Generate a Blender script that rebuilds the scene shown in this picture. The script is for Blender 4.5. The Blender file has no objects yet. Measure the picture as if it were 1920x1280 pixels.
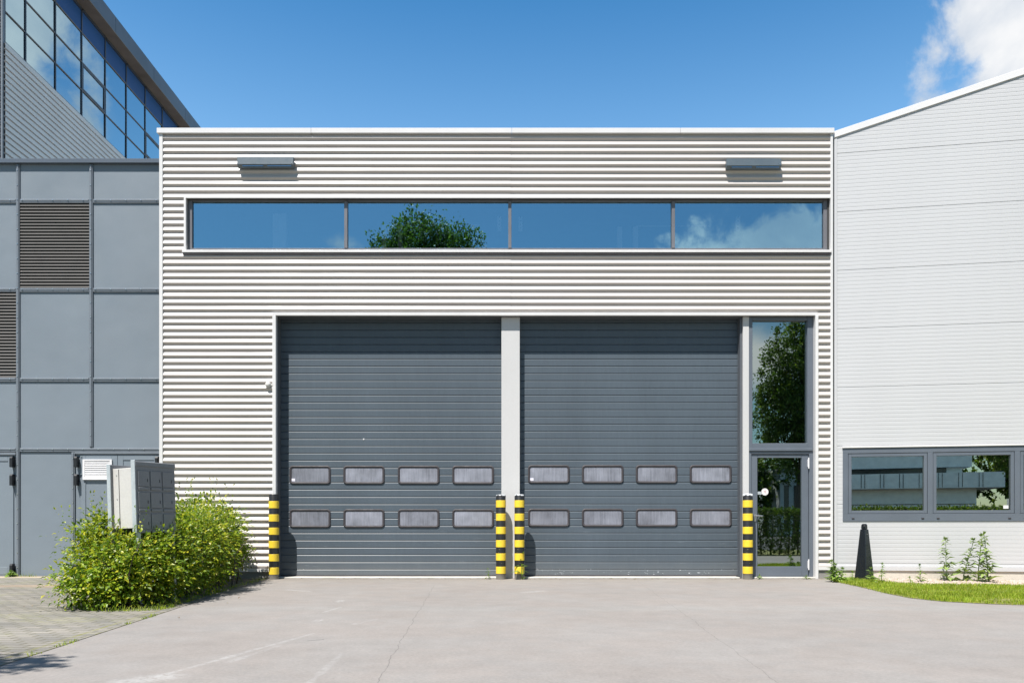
import bpy, bmesh, math, random
from mathutils import Vector, Matrix, noise
random.seed(7)
R = random.random
U = random.uniform
scene = bpy.context.scene
COL = scene.collection

# ------------------------------------------------------------------ survey of the place
F = 1455.0      # focal length, in photo pixels
D = 13.6        # distance camera - warehouse front (Y = 0)
H = 0.9         # lens height
CX, CY = 952.0, 988.0
def sc(Y): return F / (D + Y)
def wx(px, Y=0.0): return (px - CX) / sc(Y)
def wz(py, Y=0.0): return H + (CY - py) / sc(Y)
# right building: its front starts at C0 and runs a little towards the road
ANG = math.radians(9.27)
CA, SA = math.cos(ANG), math.sin(ANG)
C0 = (wx(1563.5), 0.0)
def ru(px):
    t = (px - CX) / F
    return (D * t - C0[0]) / (CA + t * SA)
def rz(px, py): return wz(py, -ru(px) * SA)
def RT(u, d, z): return (C0[0] + u * CA + d * SA, -u * SA + d * CA, z)

# ------------------------------------------------------------------ mesh helpers
class MB:
    def __init__(self, T=None):
        self.v = []; self.f = []; self.T = T; self.m = []; self.mi = 0
    def add(self, vs, fs):
        n = len(self.v)
        for p in vs:
            self.v.append(self.T(*p) if self.T else tuple(p))
        for f in fs:
            self.f.append([n + i for i in f]); self.m.append(self.mi)
    def box(self, x0, x1, y0, y1, z0, z1):
        if x0 > x1: x0, x1 = x1, x0
        if y0 > y1: y0, y1 = y1, y0
        if z0 > z1: z0, z1 = z1, z0
        self.add([(x0,y0,z0),(x1,y0,z0),(x1,y1,z0),(x0,y1,z0),(x0,y0,z1),(x1,y0,z1),(x1,y1,z1),(x0,y1,z1)],
                 [(0,3,2,1),(4,5,6,7),(0,1,5,4),(1,2,6,5),(2,3,7,6),(3,0,4,7)])
    def quad(self, a, b, c, d): self.add([a,b,c,d], [(0,1,2,3)])
    def prism_x(self, poly, x0, x1):          # poly of (y,z), extruded along x
        n = len(poly)
        self.add([(x0,y,z) for y,z in poly] + [(x1,y,z) for y,z in poly],
                 [tuple(range(n-1,-1,-1)), tuple(range(n,2*n))] + [(i,(i+1)%n,n+(i+1)%n,n+i) for i in range(n)])
    def prism_y(self, poly, y0, y1):          # poly of (x,z), extruded along y
        n = len(poly)
        self.add([(x,y0,z) for x,z in poly] + [(x,y1,z) for x,z in poly],
                 [tuple(range(n)), tuple(range(2*n-1,n-1,-1))] + [((i+1)%n,i,n+i,n+(i+1)%n) for i in range(n)])
    def rings(self, rings, caps=True):
        n = len(rings[0]); b = []
        for r in rings: b += r
        fs = []
        for k in range(len(rings)-1):
            for i in range(n):
                j = (i+1) % n
                fs.append((k*n+i, k*n+j, (k+1)*n+j, (k+1)*n+i))
        if caps:
            fs.append(tuple(range(n-1,-1,-1))); fs.append(tuple((len(rings)-1)*n+i for i in range(n)))
        self.add(b, fs)
    def tube(self, pts, rad, seg=8, caps=True):
        pts = [Vector(p) for p in pts]
        if not isinstance(rad, (list, tuple)): rad = [rad]*len(pts)
        rs = []
        for i, p in enumerate(pts):
            t = (pts[min(i+1,len(pts)-1)] - pts[max(i-1,0)]).normalized()
            a = Vector((0,0,1)) if abs(t.z) < .9 else Vector((1,0,0))
            u = t.cross(a).normalized(); w = t.cross(u)
            rs.append([tuple(p + (u*math.cos(2*math.pi*k/seg) + w*math.sin(2*math.pi*k/seg))*rad[i]) for k in range(seg)])
        self.rings(rs, caps)
    def frame(self, x0, x1, z0, z1, y0, y1, wl, wr=None, wb=None, wt=None):   # butt-jointed picture frame
        wr = wl if wr is None else wr; wb = wl if wb is None else wb; wt = wl if wt is None else wt
        self.box(x0, x0+wl, y0, y1, z0, z1); self.box(x1-wr, x1, y0, y1, z0, z1)
        self.box(x0+wl, x1-wr, y0, y1, z0, z0+wb); self.box(x0+wl, x1-wr, y0, y1, z1-wt, z1)
    def build(self, name, mats, parent=None, smooth=False, bevel=0.0, fixn=False, auto=None):
        me = bpy.data.meshes.new(name)
        base = Vector((0,0,0)); p = parent
        while p is not None:
            base += Vector(p.location); p = p.parent
        me.from_pydata([tuple(Vector(q) - base) for q in self.v], [], self.f)
        if not isinstance(mats, (list, tuple)): mats = [mats]
        for m in mats: me.materials.append(m)
        if len(mats) > 1:
            me.polygons.foreach_set('material_index', self.m)
        if bevel or fixn:
            bm = bmesh.new(); bm.from_mesh(me)
            if fixn: bmesh.ops.recalc_face_normals(bm, faces=bm.faces)
            if bevel:
                es = [e for e in bm.edges if len(e.link_faces) == 2 and e.calc_face_angle(0) > .6]
                bmesh.ops.bevel(bm, geom=es, offset=bevel, segments=1, affect='EDGES', clamp_overlap=True)
            bm.to_mesh(me); bm.free()
        if smooth:
            me.polygons.foreach_set('use_smooth', [True]*len(me.polygons))
            if auto is not None: me.set_sharp_from_angle(angle=math.radians(auto))
        me.update()
        o = bpy.data.objects.new(name, me); COL.objects.link(o)
        if parent: o.parent = parent
        return o
def thing(name, loc, label, cat, group=None):
    o = bpy.data.objects.new(name, None); COL.objects.link(o)
    o.location = loc; o.empty_display_size = .2
    return tag(o, label, cat, group)
def tag(o, label, cat, group=None, kind=None):
    if label: o['label'] = label
    if cat: o['category'] = cat
    if group: o['group'] = group
    if kind: o['kind'] = kind
    return o
def relabel(o, label):
    o['label'] = label; return o
def copy_tree(o, loc=None, parent=None):
    c = o.copy(); COL.objects.link(c); c.parent = parent
    if loc is not None: c.location = loc
    for ch in list(o.children): copy_tree(ch, None, c)
    return c

# ------------------------------------------------------------------ material helpers
class N:
    def __init__(self, tree): self.t = tree; self.n = tree.nodes; self.l = tree.links
    def new(self, kind, **kw):
        nd = self.n.new(kind)
        for k, v in kw.items(): setattr(nd, k, v)
        return nd
    def put(self, sock, val):
        if isinstance(val, bpy.types.NodeSocket): self.l.new(val, sock)
        elif isinstance(val, (tuple, list)) and sock.type == 'RGBA' and len(val) == 3: sock.default_value = (*val, 1)
        else: sock.default_value = val
    def math(self, op, a, b=0.0, c=None, clamp=False):
        nd = self.new('ShaderNodeMath', operation=op, use_clamp=clamp)
        self.put(nd.inputs[0], a); self.put(nd.inputs[1], b)
        if c is not None: self.put(nd.inputs[2], c)
        return nd.outputs[0]
    def vmath(self, op, a, b=(0,0,0)):
        nd = self.new('ShaderNodeVectorMath', operation=op)
        self.put(nd.inputs[0], a)
        if op == 'SCALE': self.put(nd.inputs['Scale'], b)
        else: self.put(nd.inputs[1], b)
        return nd.outputs['Value'] if op in ('DOT_PRODUCT','LENGTH','DISTANCE') else nd.outputs[0]
    def mix(self, fac, a, b, mode='MIX'):
        nd = self.new('ShaderNodeMix', data_type='RGBA', blend_type=mode)
        self.put(nd.inputs[0], fac); self.put(nd.inputs[6], a); self.put(nd.inputs[7], b)
        return nd.outputs[2]
    def ramp(self, fac, lo, hi, a=0.0, b=1.0, smooth=True):
        nd = self.new('ShaderNodeMapRange', interpolation_type='SMOOTHSTEP' if smooth else 'LINEAR')
        self.put(nd.inputs[0], fac); nd.inputs[1].default_value = lo; nd.inputs[2].default_value = hi
        nd.inputs[3].default_value = a; nd.inputs[4].default_value = b
        return nd.outputs[0]
    def noise(self, vec, scale, detail=4, rough=.55, dist=0.0, color=False):
        nd = self.new('ShaderNodeTexNoise')
        self.put(nd.inputs['Vector'], vec); nd.inputs['Scale'].default_value = scale
        nd.inputs['Detail'].default_value = detail; nd.inputs['Roughness'].default_value = rough
        nd.inputs['Distortion'].default_value = dist
        return nd.outputs['Color' if color else 'Fac']
    def coord(self, which='Object'):
        return self.new('ShaderNodeTexCoord').outputs[which]
    def pos(self): return self.new('ShaderNodeNewGeometry').outputs['Position']
    def stretch(self, vec, s):
        return self.vmath('MULTIPLY', vec, s)
    def bump(self, h, strength=.3, dist=.01):
        nd = self.new('ShaderNodeBump'); nd.inputs['Strength'].default_value = strength
        nd.inputs['Distance'].default_value = dist; self.put(nd.inputs['Height'], h)
        return nd.outputs[0]
    def segment(self, p, a, b):                # distance of point p to the ground segment a-b
        d = (b[0]-a[0], b[1]-a[1], 0); L2 = d[0]**2 + d[1]**2
        q = self.vmath('SUBTRACT', p, (a[0], a[1], 0))
        t = self.math('DIVIDE', self.vmath('DOT_PRODUCT', q, d), L2, clamp=True)
        pr = self.vmath('SCALE', d, t)
        return self.vmath('LENGTH', self.vmath('SUBTRACT', q, pr))
def newmat(name):
    m = bpy.data.materials.new(name); m.use_nodes = True
    g = N(m.node_tree); b = m.node_tree.nodes['Principled BSDF']
    return m, g, b
def simple(name, col, rough=.5, metal=0.0, var=.10, vscale=2.0, fine=.05, st=(1,1,1), bump=0.0, bscale=60.0, spec=.5, coat=0.0):
    m, g, b = newmat(name)
    p = g.stretch(g.pos(), st)
    v = g.ramp(g.noise(p, vscale, 5), .3, .7, 1-var, 1+var, False)
    f = g.ramp(g.noise(g.pos(), 45, 3), .3, .7, 1-fine, 1+fine, False)
    k = g.math('MULTIPLY', v, f)
    g.put(b.inputs['Base Color'], g.vmath('SCALE', tuple(col), k))
    g.put(b.inputs['Roughness'], g.ramp(g.noise(p, vscale*2.3, 4), .3, .7, max(rough-.07,.02), min(rough+.07,1), False))
    b.inputs['Metallic'].default_value = metal
    b.inputs['Specular IOR Level'].default_value = spec
    b.inputs['Coat Weight'].default_value = coat
    if bump: g.put(b.inputs['Normal'], g.bump(g.noise(g.pos(), bscale, 4), bump, .004))
    return m
def glassmat(name, refl=.5, tint=(.93,.97,1), trans=(.55,.65,.68), wav=.0):
    m, g, b = newmat(name)
    m.node_tree.nodes.remove(b)
    out = m.node_tree.nodes['Material Output']
    gl = g.new('ShaderNodeBsdfGlossy'); gl.inputs['Roughness'].default_value = 0.0
    gl.inputs['Color'].default_value = (*tint, 1)
    tr = g.new('ShaderNodeBsdfTransparent'); tr.inputs['Color'].default_value = (*trans, 1)
    if wav:
        g.put(gl.inputs['Normal'], g.bump(g.noise(g.pos(), .9, 2), wav, .02))
    fr = g.new('ShaderNodeFresnel'); fr.inputs['IOR'].default_value = 1.5
    fac = g.math('MAXIMUM', g.math('ADD', fr.outputs[0], refl-.04), refl, clamp=True)
    mx = g.new('ShaderNodeMixShader'); g.put(mx.inputs[0], fac)
    g.l.new(tr.outputs[0], mx.inputs[1]); g.l.new(gl.outputs[0], mx.inputs[2])
    g.l.new(mx.outputs[0], out.inputs['Surface'])
    return m
def leafmat(name, cols, trans=.35, rough=.5):
    m, g, b = newmat(name)
    geo = g.new('ShaderNodeNewGeometry'); r = geo.outputs['Random Per Island']
    cr = g.new('ShaderNodeValToRGB'); e = cr.color_ramp.elements
    e[0].position = 0; e[0].color = (*cols[0], 1); e[1].position = 1; e[1].color = (*cols[-1], 1)
    for i, c in enumerate(cols[1:-1]):
        q = e.new((i+1)/(len(cols)-1)); q.color = (*c, 1)
    g.put(cr.inputs[0], r)
    col = cr.outputs[0]
    nz = g.ramp(g.noise(g.pos(), 1.6, 3), .3, .7, .8, 1.2, False)
    col = g.vmath('SCALE', col, nz)
    g.put(b.inputs['Base Color'], col); b.inputs['Roughness'].default_value = rough
    b.inputs['Specular IOR Level'].default_value = .35
    tl = g.new('ShaderNodeBsdfTranslucent')
    g.put(tl.inputs['Color'], g.vmath('MULTIPLY', col, (1.15, 1.2, .55)))
    mx = g.new('ShaderNodeMixShader'); mx.inputs[0].default_value = trans
    g.l.new(b.outputs[0], mx.inputs[1]); g.l.new(tl.outputs[0], mx.inputs[2])
    g.l.new(mx.outputs[0], m.node_tree.nodes['Material Output'].inputs['Surface'])
    return m

M = {}
M['clad'] = simple('white_corrugated_steel', (.525,.485,.46), .42, 0, .05, .7, .02, (1,1,.25))
M['white'] = simple('white_coated_trim', (.68,.67,.665), .4, 0, .05, 1.5, .02, (1,1,.3))
M['coping'] = simple('white_coping', (.69,.68,.68), .35, 0, .04, 1.0, .02)
M['grey_post'] = simple('light_grey_post', (.56,.555,.55), .5, 0, .05, 1.2, .02, (1,1,.3))
M['core'] = simple('dark_core', (.05,.05,.05), .9)
M['frame'] = simple('anthracite_aluminium', (.12,.14,.17), .4, 0, .06, 2, .03)
M['frame_strip'] = simple('grey_brown_aluminium', (.155,.155,.17), .4, 0, .06, 2, .03)
M['door'] = simple('slate_grey_door', (.125,.155,.185), .45, 0, .10, 1.3, .03, (1,1,.35))
def doormat(name, chips):
    m, g, b = newmat(name); p = g.pos()
    v = g.ramp(g.noise(g.stretch(p, (1,1,.3)), 1.1, 5), .3, .7, .92, 1.08, False)
    f = g.ramp(g.noise(g.stretch(p, (9,1,1.2)), 3.0, 5, .65), .3, .7, .95, 1.05, False)
    c = g.vmath('SCALE', (.078,.100,.122), g.math('MULTIPLY', v, f))
    z = g.new('ShaderNodeSeparateXYZ'); g.put(z.inputs[0], p); zz = z.outputs[2]
    low = g.ramp(zz, .25, 1.9, 1, 0)
    sc_ = g.math('MULTIPLY', g.ramp(g.noise(g.stretch(p, (1.5,1,14)), 2.2, 6, .7), .60, .72), low)
    c = g.mix(g.math('MULTIPLY', sc_, .22), c, (.32,.35,.38))
    dust = g.ramp(g.math('ADD', zz, g.math('MULTIPLY', g.noise(p, 4, 4), .2)), .1, .55, .35, 0)
    c = g.mix(dust, c, (.20,.20,.195))
    if chips:
        ch = g.ramp(g.noise(g.stretch(p, (1,1,1.6)), 26, 3, .6), .66, .69)
        bandz = g.math('MULTIPLY', g.math('GREATER_THAN', zz, .06), g.math('LESS_THAN', zz, .16))
        c = g.mix(g.math('MULTIPLY', ch, bandz), c, (.62,.64,.68))
    g.put(b.inputs['Base Color'], c); b.inputs['Roughness'].default_value = .42
    return m
M['door'] = doormat('slate_grey_door', False)
M['door_worn'] = doormat('slate_grey_door_worn', True)
M['jamb'] = simple('dark_grey_jamb', (.10,.11,.125), .5, 0, .08, 2)
M['rubber'] = simple('dark_rubber', (.045,.04,.045), .65, 0, .15, 5)
M['panel'] = simple('blue_grey_panel', (.19,.226,.262), .5, 0, .05, .8, .02)
def panelmat():
    m = M['panel']; g = N(m.node_tree); b = m.node_tree.nodes['Principled BSDF']
    g.put(b.inputs['Normal'], g.bump(g.noise(g.pos(), 1.3, 2), .35, .03))
    return m
panelmat()
M['strip'] = simple('grey_cover_strip', (.17,.195,.225), .4, 0, .08, 3)
M['screw'] = simple('steel_screw', (.62,.62,.62), .3, .9, .05)
M['louvre'] = simple('grey_louvre', (.066,.063,.06), .5, 0, .06)
M['black'] = simple('black_iron', (.012,.013,.016), .45, 0, .2, 6)
M['blackgloss'] = simple('black_gloss_plastic', (.009,.011,.015), .22, 0, .12, 4, coat=.15)
M['grille'] = simple('white_plastic_grille', (.78,.77,.78), .45)
M['plinth'] = simple('pale_concrete_plinth', (.54,.505,.44), .85, 0, .14, 2.0, .08, bump=.2, bscale=90)
M['plinthdark'] = simple('grey_concrete_plinth', (.26,.25,.235), .85, 0, .16, 2.0, .08, bump=.2, bscale=90)
M['sill'] = simple('pale_concrete_threshold', (.50,.48,.44), .8, 0, .15, 4, .08)
M['rclad'] = simple('light_grey_ribbed_panel', (.525,.527,.537), .38, 0, .025, .6, .01, (1,1,.3))
M['galv'] = simple('galvanised_steel', (.52,.56,.58), .45, .35, .10, 8, .05)
M['boxgrey'] = simple('light_grey_box_enamel', (.58,.565,.54), .45, 0, .05, 3)
M['boxdoor'] = simple('grey_mailbox_door', (.20,.205,.215), .45, .1, .05, 3)
M['lamp'] = simple('grey_lamp_housing', (.085,.115,.14), .45, 0, .06, 4)
M['lens'] = glassmat('lamp_lens', .6, (.6,.8,1), (.3,.35,.4))
M['glass'] = glassmat('window_glass', .60, (.46,.80,1.0), (.95,.97,.97), .03)
M['glass_door'] = glassmat('door_glass', .42, (.85,.97,.95), (.45,.55,.52))
M['glass_right'] = glassmat('office_glass', .55, (.97,1,.90), (.5,.58,.55))
M['curtain'] = glassmat('curtain_glass', .55, (.66,.90,1.0), (.14,.18,.22), .015)
M['curtain_dark'] = simple('blue_spandrel_panel', (.03,.095,.26), .5, 0, .05, .4, .01, spec=.15)
M['mullion'] = simple('dark_blue_mullion', (.055,.065,.085), .45)
M['rail'] = simple('bronze_rail', (.12,.105,.095), .45)
M['tallclad'] = simple('grey_corrugated_steel', (.72,.69,.665), .45, 0, .05, .7, .02)
M['fascia'] = simple('slate_fascia', (.085,.11,.145), .45, 0, .08, .5)
M['soffit'] = simple('weathered_soffit', (.22,.19,.155), .7, 0, .25, 1.0, .1)
M['roof'] = simple('grey_roof_felt', (.25,.25,.25), .9)
M['interior'] = simple('interior_grey', (.22,.22,.22), .9)
M['inwhite'] = simple('interior_white', (.75,.76,.75), .6)
M['steel'] = simple('brushed_steel', (.6,.6,.6), .3, .9, .05)
M['sticker'] = simple('white_sticker', (.8,.76,.76), .6)
M['pink'] = simple('pink_print', (.62,.35,.38), .6)
M['bark'] = simple('bark', (.10,.08,.06), .9, 0, .25, 6, .1, bump=.5, bscale=30)
M['paper'] = simple('white_label', (.75,.74,.85), .7)
M['bwhite'] = simple('pale_render', (.72,.72,.70), .8)
M['bdark'] = simple('dark_glazing_band', (.03,.035,.04), .25)
M['hallgrey'] = simple('pale_grey_hall_cladding', (.58,.60,.60), .6)
M['asphalt'] = simple('asphalt', (.055,.054,.052), .9, 0, .12, 1.0, .1)
M['stone'] = simple('pebble', (.46,.375,.32), .85, 0, .3, 12, .1)

# milky acrylic lights of the sectional doors
def acrylic():
    m, g, b = newmat('scratched_acrylic')
    p = g.pos()
    oi = g.new('ShaderNodeObjectInfo').outputs['Random']
    off = g.vmath('SCALE', (37.0, 0.0, 11.0), oi)
    p = g.vmath('ADD', p, off)
    a = g.noise(g.stretch(p, (46, 1, 3)), 1.0, 7, .75)
    c = g.noise(p, 2.6, 4)
    k = g.math('ADD', g.ramp(a, .3, .75, .7, 1.35, False), g.ramp(c, .3, .7, -.30, .28, False))
    k = g.math('MULTIPLY', k, g.math('MULTIPLY_ADD', oi, .34, .80))
    g.put(b.inputs['Base Color'], g.vmath('SCALE', (.225,.235,.275), k))
    b.inputs['Roughness'].default_value = .38
    return m
M['acrylic'] = acrylic()

# bollard paints, chipped
def chipped(name, col, chip, thr, rough=.35, topchip=None):
    m, g, b = newmat(name)
    p = g.coord('Object')
    n1 = g.noise(p, 34, 4, .6)
    msk = g.ramp(n1, thr, thr+.02)
    z = g.new('ShaderNodeSeparateXYZ'); g.put(z.inputs[0], p)
    zz = z.outputs[2]
    band = g.ramp(g.math('ABSOLUTE', g.math('SUBTRACT', zz, .42)), .08, .26, 1, 0)
    msk = g.math('MULTIPLY', msk, band)
    c = g.mix(msk, tuple(col), tuple(chip))
    dirt = g.ramp(g.math('ADD', zz, g.math('MULTIPLY', g.noise(p, 9, 4), .12)), .08, .22, .75, 0)
    c = g.mix(dirt, c, (.24,.22,.19))
    if topchip is not None:
        t = g.math('GREATER_THAN', g.math('ADD', zz, g.math('MULTIPLY', g.math('SUBTRACT', g.noise(p, 14, 3), .5), .10)), topchip)
        c = g.mix(t, c, (.60,.62,.64))
    var = g.ramp(g.noise(p, 6, 4), .3, .7, .88, 1.1, False)
    g.put(b.inputs['Base Color'], g.vmath('SCALE', c, var))
    b.inputs['Roughness'].default_value = rough
    return m
M['bblack'] = chipped('bollard_black', (.018,.018,.018), (.75,.6,.16), .74)
M['bblack_peeled'] = chipped('bollard_black_peeled', (.018,.018,.018), (.75,.6,.16), .66, .4, 1.455)
M['byellow'] = simple('bollard_yellow', (.84,.60,.045), .38, 0, .05, 9, .03)

# leaves
M['hedge_leaf'] = leafmat('hornbeam_leaf', [(.06,.115,.009),(.11,.19,.011),(.17,.25,.013),(.29,.35,.017),(.42,.38,.03)], .34, .38)
M['tree_leaf'] = leafmat('tree_leaf', [(.035,.07,.012),(.06,.115,.018),(.10,.17,.024),(.16,.22,.035)], .42)
M['weed_leaf'] = leafmat('weed_leaf', [(.10,.17,.04),(.16,.26,.05),(.24,.35,.07)], .35)
M['thistle_leaf'] = leafmat('thistle_leaf', [(.13,.19,.07),(.21,.30,.10),(.30,.39,.13)], .3)
M['grass'] = leafmat('grass_blade', [(.15,.24,.015),(.25,.35,.025),(.34,.43,.04),(.46,.46,.09)], .4, .5)
M['litter'] = leafmat('dry_leaf', [(.10,.06,.03),(.18,.12,.06),(.26,.20,.09),(.20,.22,.06)], .1)
M['soil'] = simple('grassy_soil', (.17,.17,.05), .95, 0, .3, 6, .2)

# ------------------------------------------------------------------ ground materials
def gp(px, py):                                    # point of the ground seen at a photo pixel
    z = F*H/(py-CY); return ((px-CX)*z/F, z-D)
def concrete():
    m, g, b = newmat('worn_concrete_apron')
    p = g.pos()
    big = g.ramp(g.noise(p, .55, 5, .6), .3, .7, .93, 1.07, False)
    mid = g.ramp(g.noise(p, 3.2, 7, .7), .3, .7, .91, 1.09, False)
    fin = g.ramp(g.noise(p, 38, 5, .75), .25, .75, .84, 1.16, False)
    k = g.math('MULTIPLY', g.math('MULTIPLY', big, mid), fin)
    warm = g.ramp(g.noise(p, 1.1, 6, .65), .40, .60)
    c = g.mix(warm, (.245,.224,.207), (.234,.220,.207))
    # tamped band parallel to the doors and the dirty strip along the walls
    y = g.new('ShaderNodeSeparateXYZ'); g.put(y.inputs[0], p); yy = y.outputs[1]
    wob = g.math('MULTIPLY', g.math('SUBTRACT', g.noise(p, .9, 3), .5), .5)
    band = g.ramp(g.math('ABSOLUTE', g.math('ADD', g.math('SUBTRACT', yy, -5.0), wob)), .12, .35, .38, 0)
    c = g.mix(band, c, (.25,.245,.233))
    dirt = g.ramp(g.math('ADD', yy, g.math('MULTIPLY', wob, 1.4)), -1.3, .2, 0, .5)
    c = g.mix(dirt, c, (.225,.198,.165))
    # exposed aggregate
    vor = g.new('ShaderNodeTexVoronoi'); vor.inputs['Scale'].default_value = 55; g.put(vor.inputs['Vector'], p)
    agg = g.ramp(vor.outputs['Distance'], .10, .28, 1, 0)
    sel = g.ramp(g.noise(p, 1.7, 4, .6), .48, .66)
    vc = g.new('ShaderNodeSeparateXYZ'); g.put(vc.inputs[0], vor.outputs['Color'])
    pick = g.math('GREATER_THAN', vc.outputs[0], .55)
    c = g.mix(g.math('MULTIPLY', g.math('MULTIPLY', agg, pick), g.math('MULTIPLY_ADD', sel, .6, .2)), c, (.36,.305,.25))
    dk = g.math('GREATER_THAN', vc.outputs[1], .86)
    c = g.mix(g.math('MULTIPLY', g.math('MULTIPLY', agg, dk), .45), c, (.15,.14,.135))
    # white tyre scuffs
    sn = g.noise(p, 16, 5, .7)
    sw = g.math('MULTIPLY', g.math('SUBTRACT', g.noise(p, 4, 3), .5), .10)
    for a, bb, w, s in [((285,1270),(590,1186),.028,.5), ((430,1240),(520,1210),.03,.35), ((240,1277),(310,1268),.12,.6),
                        ((607,1147),(640,1137),.03,.5), ((592,1164),(602,1161),.03,.5), ((540,1105),(578,1108),.06,.6),
                        ((634,1128),(640,1125),.04,.6), ((985,1110),(1015,1107),.10,.5), ((660,1170),(705,1160),.03,.3),
                        ((580,1280),(640,1225),.02,.3)]:
        d = g.math('ADD', g.segment(p, gp(*a), gp(*bb)), sw)
        mk = g.math('MULTIPLY', g.ramp(d, w*.2, w*1.4, s, 0), g.ramp(sn, .36, .55))
        c = g.mix(mk, c, (.35,.345,.335))
    c = g.mix(g.ramp(g.segment(p, gp(577,1200.5), gp(606,1198)), .004, .014, .8, 0), c, (.07,.07,.075))
    # cracks
    cw = g.math('MULTIPLY', g.math('SUBTRACT', g.noise(p, 2.5, 5, .6), .5), .09)
    for a, bb, w, s in [((813,1098),(704,1284),.0022,.55), ((1195,1088),(1275,1145),.002,.35), ((1275,1145),(1475,1290),.002,.45)]:
        ax, ay = gp(*a); bx, by = gp(*bb); L = math.hypot(bx-ax, by-ay)
        nx, ny = -(by-ay)/L, (bx-ax)/L
        q = g.vmath('SUBTRACT', p, (ax, ay, 0))
        side = g.math('ADD', g.vmath('DOT_PRODUCT', q, (nx, ny, 0)), cw)
        along = g.vmath('DOT_PRODUCT', q, ((bx-ax)/L, (by-ay)/L, 0))
        ins = g.math('MULTIPLY', g.math('GREATER_THAN', along, 0), g.math('LESS_THAN', along, L))
        mk = g.math('MULTIPLY', g.ramp(g.math('ABSOLUTE', side), w*.5, w*2.0, s, 0), ins)
        mk = g.math('MULTIPLY', mk, g.ramp(g.noise(p, 6, 3), .3, .5, .45, 1))
        c = g.mix(mk, c, (.085,.08,.075))
    g.put(b.inputs['Base Color'], g.vmath('SCALE', c, k))
    b.inputs['Roughness'].default_value = .88; b.inputs['Specular IOR Level'].default_value = .25
    g.put(b.inputs['Normal'], g.bump(g.noise(p, 70, 4, .7), .25, .004))
    return m
M['concrete'] = concrete()
def pavers():
    m, g, b = newmat('small_clay_grey_pavers')
    p = g.pos()
    mp = g.new('ShaderNodeMapping'); g.put(mp.inputs[0], p); mp.inputs['Rotation'].default_value = (0,0,math.radians(5))
    br = g.new('ShaderNodeTexBrick'); g.put(br.inputs['Vector'], mp.outputs[0])
    br.inputs['Scale'].default_value = 1.0; br.inputs['Brick Width'].default_value = .21; br.inputs['Row Height'].default_value = .105
    br.inputs['Mortar Size'].default_value = .009; br.inputs['Mortar Smooth'].default_value = .4
    br.inputs['Color1'].default_value = (.175,.168,.155,1); br.inputs['Color2'].default_value = (.265,.245,.215,1)
    br.inputs['Mortar'].default_value = (.105,.10,.06,1)
    c = br.outputs['Color']
    k = g.math('MULTIPLY', g.ramp(g.noise(p, .8, 5), .3, .7, .86, 1.12, False), g.ramp(g.noise(p, 55, 4, .7), .25, .75, .86, 1.14, False))
    moss = g.math('MULTIPLY', g.ramp(g.noise(p, 1.1, 5, .65), .50, .66, 0, .32), g.ramp(g.noise(p, 13, 4), .4, .6))
    c = g.mix(moss, c, (.23,.235,.09))
    y = g.new('ShaderNodeSeparateXYZ'); g.put(y.inputs[0], p); yy = y.outputs[1]
    wob = g.math('MULTIPLY', g.math('SUBTRACT', g.noise(p, 1.2, 4), .5), .9)
    gut = g.ramp(g.math('ABSOLUTE', g.math('ADD', g.math('ADD', yy, 1.75), wob)), .1, .45, .6, 0)
    c = g.mix(gut, c, (.31,.235,.165))
    sand = g.ramp(g.math('ADD', yy, g.math('MULTIPLY', wob, .35)), .05, .4, 0, .85)
    c = g.mix(sand, c, (.46,.38,.27))
    # mossy seam along the border with the concrete
    e0, e1 = (-4.2,0.0), (-3.30,-8.5)
    ax, ay = e0; bx, by = e1; L = math.hypot(bx-ax,by-ay); nx, ny = -(by-ay)/L, (bx-ax)/L
    s = g.vmath('DOT_PRODUCT', g.vmath('SUBTRACT', p, (ax,ay,0)), (nx,ny,0))
    sw = g.math('ADD', s, g.math('MULTIPLY', g.math('SUBTRACT', g.noise(p, 7, 4), .5), .05))
    for off, w in ((0.015,.03), (-.125,.018), (.125,.018)):
        mk = g.math('MULTIPLY', g.ramp(g.math('ABSOLUTE', g.math('SUBTRACT', sw, off)), w*.3, w, .8, 0), g.ramp(g.noise(p, 5, 4), .35, .55, .3, 1))
        c = g.mix(mk, c, (.19,.185,.055))
    g.put(b.inputs['Base Color'], g.vmath('SCALE', c, k))
    b.inputs['Roughness'].default_value = .9; b.inputs['Specular IOR Level'].default_value = .25
    h = g.math('ADD', g.math('MULTIPLY', br.outputs['Fac'], -1.0), g.math('MULTIPLY', g.noise(p, 60, 3), .35))
    g.put(b.inputs['Normal'], g.bump(h, .5, .006))
    return m
M['pavers'] = pavers()

# ------------------------------------------------------------------ the ground
g_ = MB(); g_.quad((-300,-300,0),(300,-300,0),(300,300,0),(-300,300,0))
tag(g_.build('ground', M['concrete']), None, None, kind='structure')
g_ = MB(); g_.add([(-30,-20,.004),(-2.08,-20,.004),(-3.30,-8.5,.004),(-4.2,0,.004),(-4.6,.62,.004),(-30,.62,.004)], [(0,1,2,3,4,5)])
tag(g_.build('pavement', M['pavers']), None, None, kind='structure')
LAWN = [(5.62,-.02),(5.42,-.75),(5.36,-1.5),(5.25,-2.4),(5.14,-3.2),(5.12,-3.75),(5.28,-4.2),(5.65,-4.5),(6.2,-4.72),(8,-5.3),(11,-6.0),(30,-7.5),(30,-4.0),(5.72,0.0)]
g_ = MB(); g_.add([(x,y,.005) for x,y in LAWN], [tuple(range(len(LAWN)))])
tag(g_.build('lawn', M['soil']), None, None, kind='structure')
GRAV = [RT(.25,-.02,.007), RT(6.5,-.02,.007), RT(6.5,-1.42,.007), RT(3,-1.38,.007), RT(1.2,-1.05,.007), RT(.55,-.4,.007)]
g_ = MB(); g_.add(GRAV, [tuple(range(6))[::-1]])
tag(g_.build('gravel_bed', M['stone']), None, None, kind='structure')
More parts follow.
